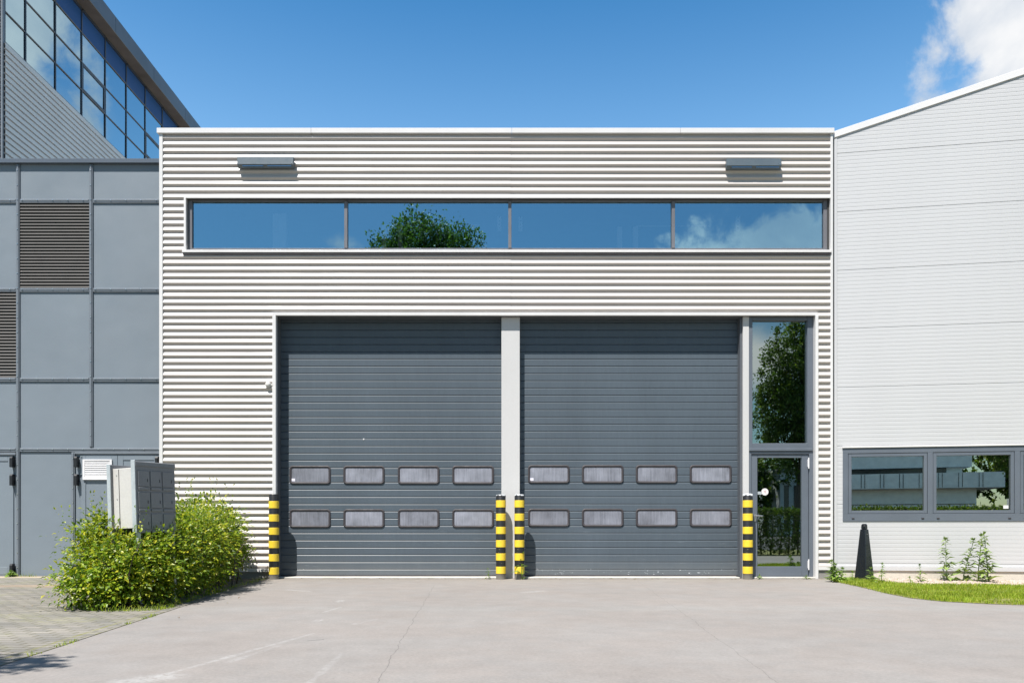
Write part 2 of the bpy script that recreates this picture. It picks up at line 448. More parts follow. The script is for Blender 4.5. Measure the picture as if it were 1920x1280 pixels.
g_ = MB(); g_.quad((-300,-300,.004),(300,-300,.004),(300,-17,.004),(-300,-17,.004))
tag(g_.build('unseen_road', M['asphalt']), None, None, kind='structure')  # unseen dark asphalt, added to cut the light bounced onto the fronts
g_ = MB(); g_.quad((6.5,-16.9,.005),(40,-16.9,.005),(40,-9.6,.005),(6.5,-10.6,.005))
tag(g_.build('verge', M['soil']), None, None, kind='structure')

def inpoly(x, y, P):
    c = False; j = len(P)-1
    for i in range(len(P)):
        if (P[i][1] > y) != (P[j][1] > y) and x < (P[j][0]-P[i][0])*(y-P[i][1])/(P[j][1]-P[i][1])+P[i][0]: c = not c
        j = i
    return c
def blade(mb, x, y, z, h, w, lean=.5):
    a = U(0, 6.283); dx, dy = math.cos(a)*w, math.sin(a)*w
    l = U(0, 6.283); lx, ly = math.cos(l)*h*lean*R(), math.sin(l)*h*lean*R()
    mb.add([(x-dx,y-dy,z),(x+dx,y+dy,z),(x+lx*.35+dx*.7,y+ly*.35+dy*.7,z+h*.6),(x+lx*.35-dx*.7,y+ly*.35-dy*.7,z+h*.6),(x+lx,y+ly,z+h)],
           [(0,1,2,3),(3,2,4)])
mb = MB(); n = 0
while n < 46000:
    x, y = U(5.0, 9.6), U(-5.4, -.1)
    if not inpoly(x+random.gauss(0,.035), y+random.gauss(0,.035), LAWN): continue
    dwall = (x - C0[0])*SA + y*CA                 # distance in front of the right building, negative
    if -dwall < 1.32 + .25*noise.noise(Vector((x*1.5,4,4))) and x > 6.15 and R() < .985: continue
    if -dwall < .3 and R() < .6: continue
    dens = noise.noise(Vector((x*1.6, y*1.6, 2)))
    if R() > .72 + dens*.9: continue
    h = U(.022,.055)*(1+dens*.5)
    if x < 5.9 and y > -1.6: h *= 1.1
    blade(mb, x, y, .004, h, U(.0025,.005), .8); n += 1
tag(mb.build('lawn_grass', M['grass']), 'short bright green grass of the kerbside lawn', 'grass', kind='stuff')

# gravel along the right plinth
mb = MB()
for i in range(5200):
    u, d = U(.35, 6.5), -U(.0, 1.45)
    if d < -1.15 and R() < .5: continue
    x, y, z = RT(u, d-.01, .0)
    r = U(.008,.022); a = U(0,6.28)
    ring = []
    for k in range(5):
        rr = r*U(.75,1.2); ring.append((x+math.cos(a+k*1.2566)*rr, y+math.sin(a+k*1.2566)*rr, .004))
    top = [(x+(q[0]-x)*.55, y+(q[1]-y)*.55, .004+r*U(.6,1.0)) for q in ring]
    mb.rings([ring, top])
tag(mb.build('gravel', M['stone']), 'pale pebble strip along the light grey building', 'gravel', kind='stuff')

# ------------------------------------------------------------------ corrugated sheet
PITCH = 12.33/107.0
PH0 = wz(261.75) + .80*PITCH                 # height of a dark joint
def wave(t):                     # t falls from crest to crest, 0 = the recessed part
    t = t % 1.0
    K = [(0,0),(.06,.08),(.50,.86),(.58,.97),(.62,1),(.67,1),(.70,.95),(.94,.05),(.97,0),(1,0)]
    for (a, va), (b, vb) in zip(K, K[1:]):
        if a <= t <= b: return va + (vb-va)*(t-a)/(b-a)
    return 0
def wave_box(t):
    t = t % 1.0
    K = [(0,1),(.70,1),(.75,0),(.93,0),(1,1)]
    for (a, va), (b, vb) in zip(K, K[1:]):
        if a <= t <= b: return va + (vb-va)*(t-a)/(b-a)
    return 0
DEP = .030
def sheet(mb, x0, x1, z0, z1, ybase=0.0, amp=DEP, pitch=PITCH, ph=PH0, fn=None, wv=wave):
    zs = set([z0, z1])
    k = math.floor((ph - z1)/pitch) - 1
    while ph - k*pitch > z0 - pitch:
        for s in ((0,.06,.50,.58,.62,.67,.70,.94,.97) if wv is wave else (0,.70,.75,.93)):
            z = ph - (k+s)*pitch
            if z0 < z < z1: zs.add(z)
        k += 1
    zs = sorted(zs)
    vs = []
    for z in zs:
        y = ybase - amp*wv((ph - z)/pitch)
        vs += [(x0,y,z),(x1,y,z)] if fn is None else [fn(x0,y,z), fn(x1,y,z)]
    mb.add(vs, [(2*i,2*i+1,2*i+3,2*i+2) for i in range(len(zs)-1)])

# ================================================================== WAREHOUSE
XL, XR = wx(303), wx(1560)
ZT = wz(252.5)                      # underside of coping
W = thing('warehouse_building', ((XL+XR)/2, 0, 0), 'white corrugated warehouse hall with two slate grey sectional doors and a long strip window', 'building')
SX0, SX1, SZ0, SZ1 = wx(350), wx(1553), wz(474), wz(372.5)          # strip window opening
DX0, DX1, DZ1 = wx(512), wx(1531.5), wz(588)                        # door opening
ZB = wz(1066)
mb = MB()
xa, xb = wx(306.5), wx(1556)
xj = wx(958)
sheet(mb, xa, xj, SZ1+.001, ZT); sheet(mb, xj-.02, xb, SZ1+.001, ZT, .0035)
sheet(mb, xa, SX0, SZ0, SZ1); sheet(mb, xa, xj, DZ1, SZ0-.001); sheet(mb, xj-.02, xb, DZ1, SZ0-.001, .0035)
sheet(mb, xa, DX0, ZB, DZ1); sheet(mb, DX1, xb, wz(1062), DZ1)
mb.build('corrugated_cladding', M['clad'], W)
# masonry core, butted round the openings
mb = MB(); y0, y1 = .03, .30
mb.box(XL+.02, XR-.02, y0, y1, SZ1, ZT); mb.box(XL+.02, SX0, y0, y1, SZ0, SZ1); mb.box(SX1, XR-.02, y0, y1, SZ0, SZ1)
mb.box(XL+.02, XR-.02, y0, y1, DZ1, SZ0); mb.box(XL+.02, DX0, y0, y1, 0, DZ1); mb.box(DX1, XR-.02, y0, y1, 0, DZ1)
mb.build('front_wall', M['core'], W)
mb = MB()
mb.box(XL+.02, XL+.2, .30, 14, 0, ZT-.1); mb.box(XR-.2, XR-.02, .30, 14, 0, ZT-.1); mb.box(XL+.2, XR-.2, 13.8, 14, 0, ZT-.1)
mb.build('side_wall', M['interior'], W)
mb = MB(); mb.box(XL+.02, XR-.02, .30, 14.02, ZT-.1, ZT-.02); mb.build('roof', M['roof'], W)
mb = MB(); mb.box(XL+.2, XR-.2, .56, 13.8, .0, .02); mb.build('floor', M['interior'], W)
# coping with joints
mb = MB(); a, b = wx(296.5), wx(1562.5); c = wz(243)
cuts = [a, wx(585), wx(960), wx(1275), b]
for p, q in zip(cuts, cuts[1:]): mb.box(p, q-.004, -.06, .36, ZT, c)
mb.build('coping', M['coping'], W, bevel=.004)
mb = MB()
mb.box(wx(300), wx(306.5), -.035, .05, wz(1074), ZT-.001); mb.build('corner_trim', M['white'], W, bevel=.003)
mb = MB()
mb.box(wx(1556), wx(1560.5), -.035, .03, wz(1063), ZT-.001); mb.build('corner_trim', M['white'], W, bevel=.003)
# plinth left and right of the doors, base flashing
mb = MB(); mb.box(XL+.02, DX0-.02, -.004, .03, 0, ZB-.05); mb.build('plinth', M['plinthdark'], W)
mb = MB(); mb.box(DX1+.01, XR-.01, -.004, .03, 0, wz(1069)); mb.build('plinth', M['plinthdark'], W)
mb = MB(); mb.box(XL+.02, DX0-.005, -.04, .03, ZB-.05, ZB); mb.build('base_flashing', M['white'], W, bevel=.003)
mb = MB(); mb.box(DX1, xb, -.03, .03, wz(1068), wz(1062)); mb.build('base_flashing', M['white'], W, bevel=.003)
# ---- strip window
Yg = .085
sw = MB()
z0, z1 = wz(468.5, .05), wz(374, .05)
sw.frame(SX0, SX1, z0-.045, z1+.03, .045, .12, .075, .065, .075, .06)
for px in (647.5, 956, 1263.5):
    sw.box(wx(px)-.028, wx(px)+.028, .035, .12, z0+.03, z1-.03)
win = sw.build('strip_window', M['frame_strip'], W, bevel=.003)
gx = [SX0+.075, wx(647.5), wx(956), wx(1263.5), SX1-.065]
for i in range(4):
    p = MB(); l = gx[i] + (.028 if i else 0); r = gx[i+1] - (.028 if i < 3 else 0); t = U(-.002,.002)
    p.quad((l,Yg,z0+.03),(r,Yg+t,z0+.03),(r,Yg+t,z1-.03),(l,Yg,z1-.03)); p.build('pane', M['glass'], win)
p = MB(); p.box(SX0-.06, wx(1557), -.055, .045, wz(475), wz(470.3)); p.build('sill', M['white'], win, bevel=.003)
p = MB(); p.box(wx(346), SX0, -.035, .06, wz(470), SZ1+.01); p.build('reveal_trim', M['white'], win, bevel=.003)
p = MB(); p.box(wx(346), xb, -.034, -.012, SZ1-.004, SZ1+.028); p.build('head_trim', M['white'], win, bevel=.003)
p = MB(); p.box(SX0+.001, SX1-.001, -.011, .044, SZ1-.006, SZ1+.02); p.build('head_shade_strip', M['rubber'], win)  # dark strip added as the shade under the window head
p = MB(); p.box(SX0-.05, wx(1556), -.045, .02, wz(478.5), wz(475)-.001); p.build('sill_shade_strip', M['rubber'], win)  # near-black strip stands in for the shadow band below the sill
# what is seen through the strip: white uprights and drilled brackets
for px, pyt, w in ((524,400,26),(936,432,0),(976,432,0),(1162,425,9),(1192,425,9),(720,422,8),(750,422,8),(1384,400,0)):
    Y = .16
    if w:
        p = MB(); p.box(wx(px,Y)-w/2/sc(Y), wx(px,Y)+w/2/sc(Y), Y, Y+.10, SZ0-.3, wz(pyt,Y)); p.build('inner_post', M['inwhite'], W, bevel=.004)
for px in (517, 936, 976, 1384):
    Y = .128; p = MB(); zz0, zz1 = wz(433,Y), wz(406,Y)
    xx = wx(px, Y)
    for k in range(4):
        a0 = zz0 + (zz1-zz0)*k/4
        p.box(xx-.035, xx+.035, Y, Y+.02, a0, a0+(zz1-zz0)*.17)
        p.box(xx-.035, xx-.012, Y, Y+.02, a0+(zz1-zz0)*.17, a0+(zz1-zz0)*.25); p.box(xx+.012, xx+.035, Y, Y+.02, a0+(zz1-zz0)*.17, a0+(zz1-zz0)*.25)
    p.build('bracket', M['inwhite'], W)
p = MB()
p.box(wx(720,.16), wx(900,.16), 1.16-1.0, .17, wz(423,.16), wz(421,.16)); p.build('inner_rail', M['inwhite'], W)
p = MB(); p.box(wx(1192,.16), wx(1330,.16), 1.16-1.0, .17, wz(424.5,.16), wz(423,.16))
p.build('inner_rail', M['inwhite'], W)

# ---- door surround
mb = MB(); mb.box(wx(510.5), wx(1532.5), -.03, .03, wz(592), wz(586.5)); mb.build('lintel_trim', M['white'], W, bevel=.003)
mb = MB(); mb.box(wx(512), wx(1531.5), .031, .299, wz(592)+.002, DZ1-.002); mb.build('lintel_soffit', M['jamb'], W)
mb = MB(); mb.box(wx(511.5), wx(518), -.032, .06, .0, wz(592)); mb.build('edge_trim', M['white'], W, bevel=.003)
mb = MB(); mb.box(wx(1527.5), wx(1533), -.04, .10, .0, wz(592)); mb.build('edge_trim', M['white'], W, bevel=.003)
mb = MB(); mb.box(wx(512.5), wx(518.2), .06, .45, 0, wz(592)); mb.build('door_jamb', M['jamb'], W)
YD = .25
mb = MB(); mb.box(wx(940.2,.08), wx(974.6,.08), .08, .45, 0, wz(592)); mb.build('centre_post', M['grey_post'], W, bevel=.004)
mb = MB(); mb.box(wx(1393.3,.05), wx(1404.5,.05), .05, .45, 0, wz(592)); mb.build('door_post', M['grey_post'], W, bevel=.004)
mb = MB(); mb.box(wx(1387.5,.10), wx(1393.3,.05)-.002, .10, .45, 0, wz(592)); mb.build('door_jamb', M['jamb'], W)
mb = MB(); mb.box(wx(512.5), wx(1531), .30, .46, wz(592), DZ1+.3); mb.build('lintel', M['core'], W)
mb = MB(); mb.box(wx(518.3), wx(940), -.02, .46, .0, .028); mb.box(wx(975.5,.1), wx(1387), -.02, .46, .0, .028); mb.box(wx(1405), wx(1528), -.03, .46, .0, .03)
mb.build('threshold', M['sill'], W, bevel=.006)

# ---- sectional doors
SL = 13.58/sc(YD)
def rrect(cx, cz, w, h, r, n=4):
    pts = []
    for (sx, sz, a0) in ((1,1,0),(-1,1,90),(-1,-1,180),(1,-1,270)):
        for k in range(n+1):
            a = math.radians(a0 + 90*k/n)
            pts.append((cx + sx*(w/2-r) + r*math.cos(a), cz + sz*(h/2-r) + r*math.sin(a)))
    return pts
def garage_door(px0, px1, mt, wins, rows, line0, stick):
    x0, x1 = px0, px1
    z0, z1 = .03, wz(590, YD)
    zl = wz(line0, YD)
    # slat profile: a thin V groove at every line
    ks = []; k = -80
    z = zl
    while z < z1: z += SL
    prof = [(YD, z1)]
    while z > z0 + .02:
        if z < z1 - .02:
            prof += [(YD, z+.006), (YD+.011, z+.002), (YD+.011, z-.002), (YD, z-.0158)]
        z -= SL
    prof += [(YD, z0)]
    mb = MB(); n = len(prof)
    mb.add([(x0,y,zz) for y,zz in prof] + [(x1,y,zz) for y,zz in prof], [(i, i+1, n+i+1, n+i) for i in range(n-1)])
    mb.box(x0, x1, YD+.015, YD+.06, z0, z1)
    door = mb.build('garage_door', M[mt], W)
    p = MB(); p.box(x0, x1, YD-.012, YD+.05, z0-.004, z0+.022); p.build('bottom_seal', M['rubber'], door, bevel=.004)
    for (pt, pb) in rows:
        for (pl, pr) in wins:
            cx = wx((pl+pr)/2, YD); cz = wz((pt+pb)/2, YD); w = (pr-pl)/sc(YD); h = (pb-pt)/sc(YD)
            o = rrect(cx, cz, w, h, .055); i1 = rrect(cx, cz, w-.028, h-.028, .045); i2 = rrect(cx, cz, w-.075, h-.075, .03)
            p = MB(); ring = lambda P, y: [(a, y, b) for a, b in P]
            p.rings([ring(o, YD+.005), ring(o, YD-.012), ring(i1, YD-.020), ring(i2, YD-.010), ring(i2, YD+.004)], caps=False)
            p.build('window_gasket', M['rubber'], door, smooth=True, auto=40, fixn=True)
            p = MB(); q = rrect(cx, cz, w-.07, h-.07, .03)
            p.rings([ring(q, YD+.004), ring(q, YD-.004)]); p.build('window_light', M['acrylic'], door, fixn=True)
    p = MB(); cx, cz = wx(stick[0], YD), wz(stick[1], YD); p.box(cx-.032, cx+.032, YD-.0062, YD-.0042, cz-.026, cz+.022); p.build('sticker', M['paper'], door)
    return door
d1 = garage_door(wx(518.3), wx(940.2,.08), 'door', [(543,620),(644,721),(746,824),(848,926)], [(872.7,907),(954,988.5)], 659, (550,899))
d2 = garage_door(wx(974.6,.08), wx(1387.5,.1), 'door_worn', [(990,1068),(1091,1169),(1192,1270),(1293,1371.5)], [(871.5,905.5),(953,986.8)], 659, (997,898))
# scuffs and specks on the doors
X, Z = wx(682,YD), wz(823,YD); p = MB(); p.box(X-.012,X+.012,YD-.006,YD+.004,Z-.012,Z+.012)
p.build('rivet', M['white'], d1)

# ---- entrance element: tall light above a glazed door
ex0, ex1 = wx(1405), wx(1527.3)
zt, zm = wz(594), wz(840)
Ye = .09
mb = MB()
mb.frame(ex0, ex1, zm+.01, wz(592), Ye-.03, Ye+.06, .075, .10, .085, .065)
tw = mb.build('tall_window', M['frame'], W, bevel=.004)
p = MB(); p.quad((ex0+.07,Ye+.03,zm+.08),(ex1-.09,Ye+.033,zm+.08),(ex1-.09,Ye+.033,wz(597)),(ex0+.07,Ye+.03,wz(597))); p.build('pane', M['glass_door'], tw)
p = MB(); p.box(ex0+.01, ex1-.01, Ye-.05, Ye+.06, zm-.042, zm+.01); p.build('transom', M['frame'], tw, bevel=.005)
mb = MB(); mb.box(ex0, wx(1411), Ye-.03, Ye+.06, .03, zm-.042); mb.box(wx(1519.5), ex1, Ye-.03, Ye+.06, .03, zm-.042); mb.box(wx(1411), wx(1519.5), Ye-.03, Ye+.06, wz(850), zm-.042)
mb.build('door_frame', M['frame'], W, bevel=.004)
mb = MB(); lx0, lx1 = wx(1411.6), wx(1519)
mb.frame(lx0, lx1, .045, wz(850.5), Ye-.012, Ye+.05, .105, .118, .165, .06)
ed = mb.build('entrance_door', M['frame'], W, bevel=.004)
p = MB(); p.quad((lx0+.1,Ye+.02,.2),(lx1-.11,Ye+.021,.2),(lx1-.11,Ye+.021,wz(856)),(lx0+.1,Ye+.02,wz(856))); p.build('pane', M['glass_door'], ed)
p = MB()
X, Z = wx(1418.5), wz(966)
p.tube([(X,Ye-.013,Z),(X,Ye-.065,Z)], .011, 10); p.tube([(X-.008,Ye-.06,Z),(X+.05,Ye-.065,Z),(X+.115,Ye-.06,Z-.005)], .010, 10)
p.box(X-.016, X+.016, Ye-.02, Ye-.012, Z-.10, Z+.03); p.build('handle', M['steel'], ed, smooth=True, auto=40)
for za, zb in ((857,877.5),(1048,1068)):
    p = MB(); X = wx(1518.3); p.tube([(X,Ye-.045,wz(zb)),(X,Ye-.045,wz(za))], .011, 10); p.box(X-.012,X+.012,Ye-.045,Ye-.012,wz(zb)+.03,wz(za)-.03); p.build('hinge', M['grille'], ed, smooth=True, auto=40)
def disc(mb, cx, y, cz, r, seg=24, t=.002):
    mb.rings([[(cx+r*math.cos(2*math.pi*k/seg), y, cz+r*math.sin(2*math.pi*k/seg)) for k in range(seg)],
              [(cx+r*math.cos(2*math.pi*k/seg), y-t, cz+r*math.sin(2*math.pi*k/seg)) for k in range(seg)]])
p = MB(); disc(p, wx(1438), Ye+.018, wz(921), .062); st = p.build('round_sticker', M['sticker'], ed, fixn=True)
p = MB(); X, Z = wx(1438), wz(921)
def obl(mb, x, z, l, w, a, y):
    c, s = math.cos(a), math.sin(a)
    q = [(x+c*u-s*v, z+s*u+c*v) for u, v in ((-l,-w),(l,-w),(l,w),(-l,w))]
    mb.prism_y(q, y-.001, y)
obl(p, X, Z, .03, .004, math.radians(135), Ye+.0155); obl(p, X+.004, Z+.012, .018, .004, math.radians(40), Ye+.0140); p.build('printed_mark', M['pink'], ed)
p = MB(); p.box(wx(1424), wx(1432), Ye+.016, Ye+.0185, wz(926), wz(920.5)); p.build('small_sticker', M['galv'], ed)
p = MB(); p.box(lx0, lx1, Ye-.02, Ye+.05, .028, .043); p.build('drip_rail', M['frame'], ed)

# ---- lamps on the wall
def wall_lamp(px0, px1, py0, py1, label):
    x0, x1 = wx(px0,-.12), wx(px1,-.12); zt_, zb_ = wz(py0,-.12), wz(py1,-.12)
    o = thing('wall_lamp', ((x0+x1)/2, 0, zb_), label, 'lamp', 'floodlights on the corrugated front')
    p = MB(); p.prism_x([(-.125,zb_+.005),(-.115,zt_),(-.045,zt_+.01),(-.035,zb_-.03),(-.05,zb_-.035),(-.105,zb_-.008)], x0, x1); p.build('housing', M['lamp'], o, bevel=.004, fixn=True)
    p = MB(); p.box(x0+.09, (x0+x1)/2-.035, -.115, -.06, zb_-.02, zb_-.009); p.box((x0+x1)/2+.035, x1-.04, -.115, -.06, zb_-.02, zb_-.009); p.build('lens', M['lens'], o)
    p = MB(); p.box((x0+x1)/2-.2,(x0+x1)/2+.2,-.04,.03,zb_-.02,zt_-.02); p.build('bracket', M['black'], o)
    p = MB(); disc(p, x1-.03, -.124, zb_+.035, .007, 10, .006); p.build('screw', M['screw'], o, fixn=True)
    return o
wall_lamp(444.5, 550, 294, 309, 'grey linear wall lamp above the left end of the strip window')
wall_lamp(1362.5, 1465.5, 297.5, 311.5, 'grey linear wall lamp above the right end of the strip window')
# sensor, socket
o = thing('wall_sensor', (wx(502), 0, wz(720)), 'small round cream sensor on the corrugated wall beside the left sectional door', 'sensor')
p = MB(); X, Z = wx(502,-.06), wz(720.5,-.06)
rr = [[(X+r*math.cos(k*math.pi/8), y, Z+r*math.sin(k*math.pi/8)) for k in range(16)] for r, y in ((.035,-.02),(.047,-.03),(.05,-.05),(.04,-.07),(.015,-.078))]
p.rings(rr); p.build('cap', M['boxgrey'], o, smooth=True, auto=50, fixn=True)
p = MB(); p.box(X+.02, X+.085, -.035, .01, Z-.02, Z+.02); p.build('bracket', M['boxgrey'], o, bevel=.004)
o = thing('wall_socket', (wx(430), 0, wz(965)), 'black weatherproof socket box on the corrugated wall above the hedge', 'socket')
p = MB(); p.box(wx(425), wx(435), -.09, -.01, wz(965), wz(950)); p.build('housing', M['black'], o, bevel=.008)
p = MB(); p.box(wx(426), wx(434), -.10, -.088, wz(957), wz(949.5)); p.build('flap', M['black'], o, bevel=.004)

# ================================================================== BOLLARDS
def bollard(px, ptop, label, peeled, loc_only=False):
    Y = -.125; s = sc(Y); x = wx(px, Y); h = wz(ptop, Y)
    o = thing('bollard', (x, Y, 0), label, 'bollard', 'striped bollards in front of the doors')
    r = .084
    prof = [(r,0),(r,h-.012),(r-.006,h-.003),(r-.02,h)]
    p = MB(); p.rings([[(x+q*math.cos(k*math.pi/16), Y+q*math.sin(k*math.pi/16), z) for k in range(32)] for q, z in prof])
    p.build('post', M['bblack_peeled'] if peeled else M['bblack'], o, smooth=True, auto=35)
    for k in range(6):
        zt_ = wz(939.2 - (0 if not peeled else 1.5) + k*24.75, Y); zb_ = zt_ - 13.2/s
        p = MB(); p.rings([[(x+q*math.cos(j*math.pi/16), Y+q*math.sin(j*math.pi/16), z) for j in range(32)] for q, z in ((r+.001,zb_),(r+.0035,zb_+.003),(r+.0035,zt_-.003),(r+.001,zt_))], caps=False)
        p.build('yellow_band', M['byellow'], o, smooth=True, auto=35)
    return o
bollard(513.5, 926, 'yellow and black striped bollard beside the hedge, its black top intact', False)
bollard(939.2, 927, 'striped bollard with peeled top in front of the left edge of the centre post', True)
bollard(973.8, 926.5, 'striped bollard with peeled top and a weed at its foot, right of the centre post', True)
bollard(1402, 925, 'striped bollard with bare metal top beside the glazed entrance door', True)

# ================================================================== LEFT PANEL BUILDING
YA = .62; sA = sc(YA)
ax = lambda px: wx(px, YA)
az = lambda py: wz(py, YA)
A = thing('panel_building', (ax(130), YA, 0), 'low annexe clad in blue grey panels with screwed cover strips', 'building')
XA0 = ax(-420); XA1 = XL + .015
mb = MB(); mb.box(XA0, XA1, YA+.02, YA+.2, 0, az(304)); mb.box(XA0, XA1, YA+.2, 8.5, az(304)-.25, az(304)-.1)
mb.build('wall', M['core'], A)
mb = MB(); mb.box(XA0, XA1, YA-.06, YA+.25, az(308), az(300)); mb.build('roof_edge', M['fascia'], A, bevel=.004)
cols = [-420, -282, -147, -103, 34.5, 171.5, 301]
V = [-376, -239, -102.5, 34.5, 171.5]
rowz = [308, 377.5, 544, 711.5, 843]
# panels
def panel(px0, px1, py0, py1, tilt=True):
    p = MB(); p.box(ax(px0), min(ax(px1), XA1), YA+.002+U(0,.003), YA+.018, az(py1), az(py0)); p.build('wall_panel', M['panel'], A)
vx = V + [303]
for i in range(len(vx)-1):
    for j in range(4):
        if (i, j) in ((3,1),(2,2)): continue
        panel(vx[i], vx[i+1], rowz[j], rowz[j+1])
def vstrip(px, py0, py1, w=6.0):
    p = MB(); x = ax(px); hw = w/2/sA
    p.box(x-hw, x+hw, YA-.022, YA+.001, az(py1), az(py0)); p.box(x-hw*.45, x+hw*.45, YA-.032, YA-.0225, az(py1)+.01, az(py0)-.01)
    o = p.build('cover_strip', M['strip'], A, bevel=.003)
    q = MB(); y = py0+12
    while y < py1-5:
        disc(q, x, YA-.031, az(y), .0105, 8, .007); y += 27.5
    q.build('screw', M['screw'], o, fixn=True)
def hstrip(py, px0, px1, w=7.0):
    p = MB(); z = az(py); hw = w/2/sA
    p.box(ax(px0), min(ax(px1),XA1), YA-.018, YA+.001, z-hw, z+hw); p.box(ax(px0)+.01, min(ax(px1),XA1)-.01, YA-.026, YA-.0185, z-hw*.1, z+hw*.8)
    o = p.build('cover_strip', M['strip'], A, bevel=.003)
    q = MB(); x = px0+5
    while x < px1-3:
        disc(q, ax(x), YA-.025, z+hw*.35, .0105, 8, .007); x += 28.5
    q.build('screw', M['screw'], o, fixn=True)
for i, px in enumerate(V):
    vstrip(px, 308.5, 838 if px > 100 else 1078, 6.2)
for j in range(1, 5):
    for i in range(len(vx)-1):
        if j == 4 and i == 3: hstrip(843, 38.2, 303); continue
        if j == 4 and i == 4: continue
        hstrip(rowz[j], vx[i]+3.6, vx[i+1]-(3.6 if i < 4 else 0))
# louvres
def louvre(px0, px1, py0, py1, n):
    p = MB(); x0, x1 = ax(px0), ax(px1); zt_, zb_ = az(py0), az(py1); st_ = (zt_-zb_)/n
    p.box(x0, x1, YA+.012, YA+.018, zb_, zt_)
    for k in range(n):
        z = zb_ + st_*k
        p.prism_x([(YA-.014,z+.002),(YA-.014,z+st_*.22),(YA+.011,z+st_*.80),(YA+.011,z+st_*.62)], x0, x1)
    p.build('louvre', M['louvre'], A, fixn=True)
louvre(38.4, 168, 381.5, 540, 27)
louvre(-99, 30.8, 548, 708, 27)
# lower storey: fixed panel and steel doors
vstrip(138, 847.5, 1078, 6.2)
panel(38, 135, 847, 1078)
def steel_door(px0, px1, py0, hinge, inset=True):
    p = MB(); x0, x1 = ax(px0), min(ax(px1), XA1-.02); z1_ = az(py0)
    p.box(x0, x1, YA-.004, YA+.018, .035, z1_)
    p.frame(x0, x1, .035, z1_, YA-.014, YA-.005, .10, .10, .14, .10)
    dr = p.build('steel_door', M['panel'], A, bevel=.003)
    for (hy0, hy1) in ((856,876),(889,910),(1056,1078)):
        q = MB(); hx = ax(hinge)
        q.prism_x([(YA-.015,az(hy0)),(YA-.085,az(hy0)),(YA-.10,az(hy0)-.03),(YA-.10,az(hy1)),(YA-.015,az(hy1))], hx-.026, hx+.026)
        q.build('hinge', M['black'], dr, fixn=True, bevel=.003)
        q = MB(); disc(q, hx+.07, YA-.015, az(hy0)+.005, .012, 8, .012); q.build('bolt', M['screw'], dr, fixn=True)
    return dr
mb = MB(); mb.box(ax(141.5), XA1, YA-.03, YA+.018, az(851), az(847)); mb.box(ax(-99), ax(31), YA-.03, YA+.018, az(853), az(848)); mb.build('door_head', M['strip'], A, bevel=.003)
panel(141.3, 150, 851.5, 1078); panel(26.2, 31.0, 853.5, 1078); 
dl = steel_door(151, 220.8, 852, 146.5)
dr_ = steel_door(221.4, 300, 852, 297.5)
d0 = steel_door(-70, 26, 854, 26.5)
# white grille on the door
p = MB(); x0, x1, zt_, zb_ = ax(157), ax(211.5), az(861), az(899)
p.frame(x0, x1, zb_, zt_, YA-.04, YA-.0145, .035, .035, .045, .025)
nn = 9; st_ = (zt_-zb_-.07)/nn
for k in range(nn):
    z = zb_+.045+st_*k; p.prism_x([(YA-.036,z+.003),(YA-.036,z+st_*.35),(YA-.018,z+st_*.95),(YA-.018,z+st_*.75)], x0+.036, x1-.036)
p.build('vent_grille', M['grille'], dl, fixn=True)
mb = MB(); mb.box(XA0, XA1, YA-.02, YA+.02, 0, .03); mb.build('base_rail', M['strip'], A)

# ================================================================== TALL BUILDING
K = 1.25
TX = -14.0; TY = 1455*14.0/(952-5) - D
B = thing('tall_building', (TX-6, TY, 0), 'tall corrugated building with a blue glass curtain wall under a deep slate eave', 'building')
zr = [14.38, 15.24, 16.16, 17.13, 17.87]
TEND = 40 + TY
mull = [20370/(952-x) - D for x in (47,104,153,197,236,271,303,333)]
stp = (mull[-1]-mull[0])/7
mull = [mull[0]+stp*k for k in range(16)]
yend = mull[-1]
mb = MB(); fn = lambda x, y, z: (TX - y, x, z)        # sheet(): first axis runs along the facade
sheet(mb, TY, yend, 6.2, zr[0]-.05, 0.0, .075, .17, 14.30, fn, wave_box)
mb.build('corrugated_side', M['tallclad'], B, fixn=False)
mb = MB()
sheet(mb, TX-14, TX-.03, 6.2, 17.9, TY-.02, .075, .17, 14.30, None, wave_box)
mb.build('corrugated_front', M['tallclad'], B)
mb = MB(); mb.box(TX-.03, TX+.035, TY-.06, TY+.03, 6.0, 17.0); mb.build('corner_trim', M['strip'], B, bevel=.004)
mb = MB(); mb.box(TX-14, TX-.06, TY+.02, yend, 0, 14.2); mb.box(TX-14, TX-.5, TY+.02, yend, 14.2, 18.2); mb.build('wall', M['core'], B)
mb = MB()
for y in [TY+.06] + mull:
    mb.box(TX-.06, TX+.03, y-.024, y+.024, zr[0], zr[4])
cw = mb.build('curtain_wall', M['mullion'], B, bevel=.004)
ys = [TY+.06] + mull
for i in range(len(ys)-1):
    for j in range(4):
        a, b = ys[i]+.024, ys[i+1]-.024; t1, t2 = U(-.003,.003), U(-.003,.003)
        p = MB(); x = TX
        p.add([(x,a,zr[j]+.03),(x+t1,b,zr[j]+.03),(x+t1+t2,b,zr[j+1]-.03),(x+t2,a,zr[j+1]-.03)], [(0,1,2,3)])
        p.build('pane', M['curtain_dark'] if j == 3 else M['curtain'], cw)
        if j < 3 or True:
            p = MB(); p.box(TX-.05, TX+.024, a, b, zr[j]-.022, zr[j]+.022); p.build('transom', M['rail'], cw, bevel=.004)
        if (i, j) in ((3,1),(6,1),(9,1),(12,1)):
            p = MB(); p.T = lambda u, d, z: (TX+.03-d, u, z)
            p.frame(a+.002, b-.002, zr[j]+.024, zr[j+1]-.024, .005, .06, .07); p.build('vent_sash', M['mullion'], cw, bevel=.004, fixn=True)
    p = MB(); p.box(TX-.06, TX+.045, ys[i]+.036, ys[i+1]-.036, zr[4]-.028, zr[4]+.06); p.build('transom', M['mullion'], cw)
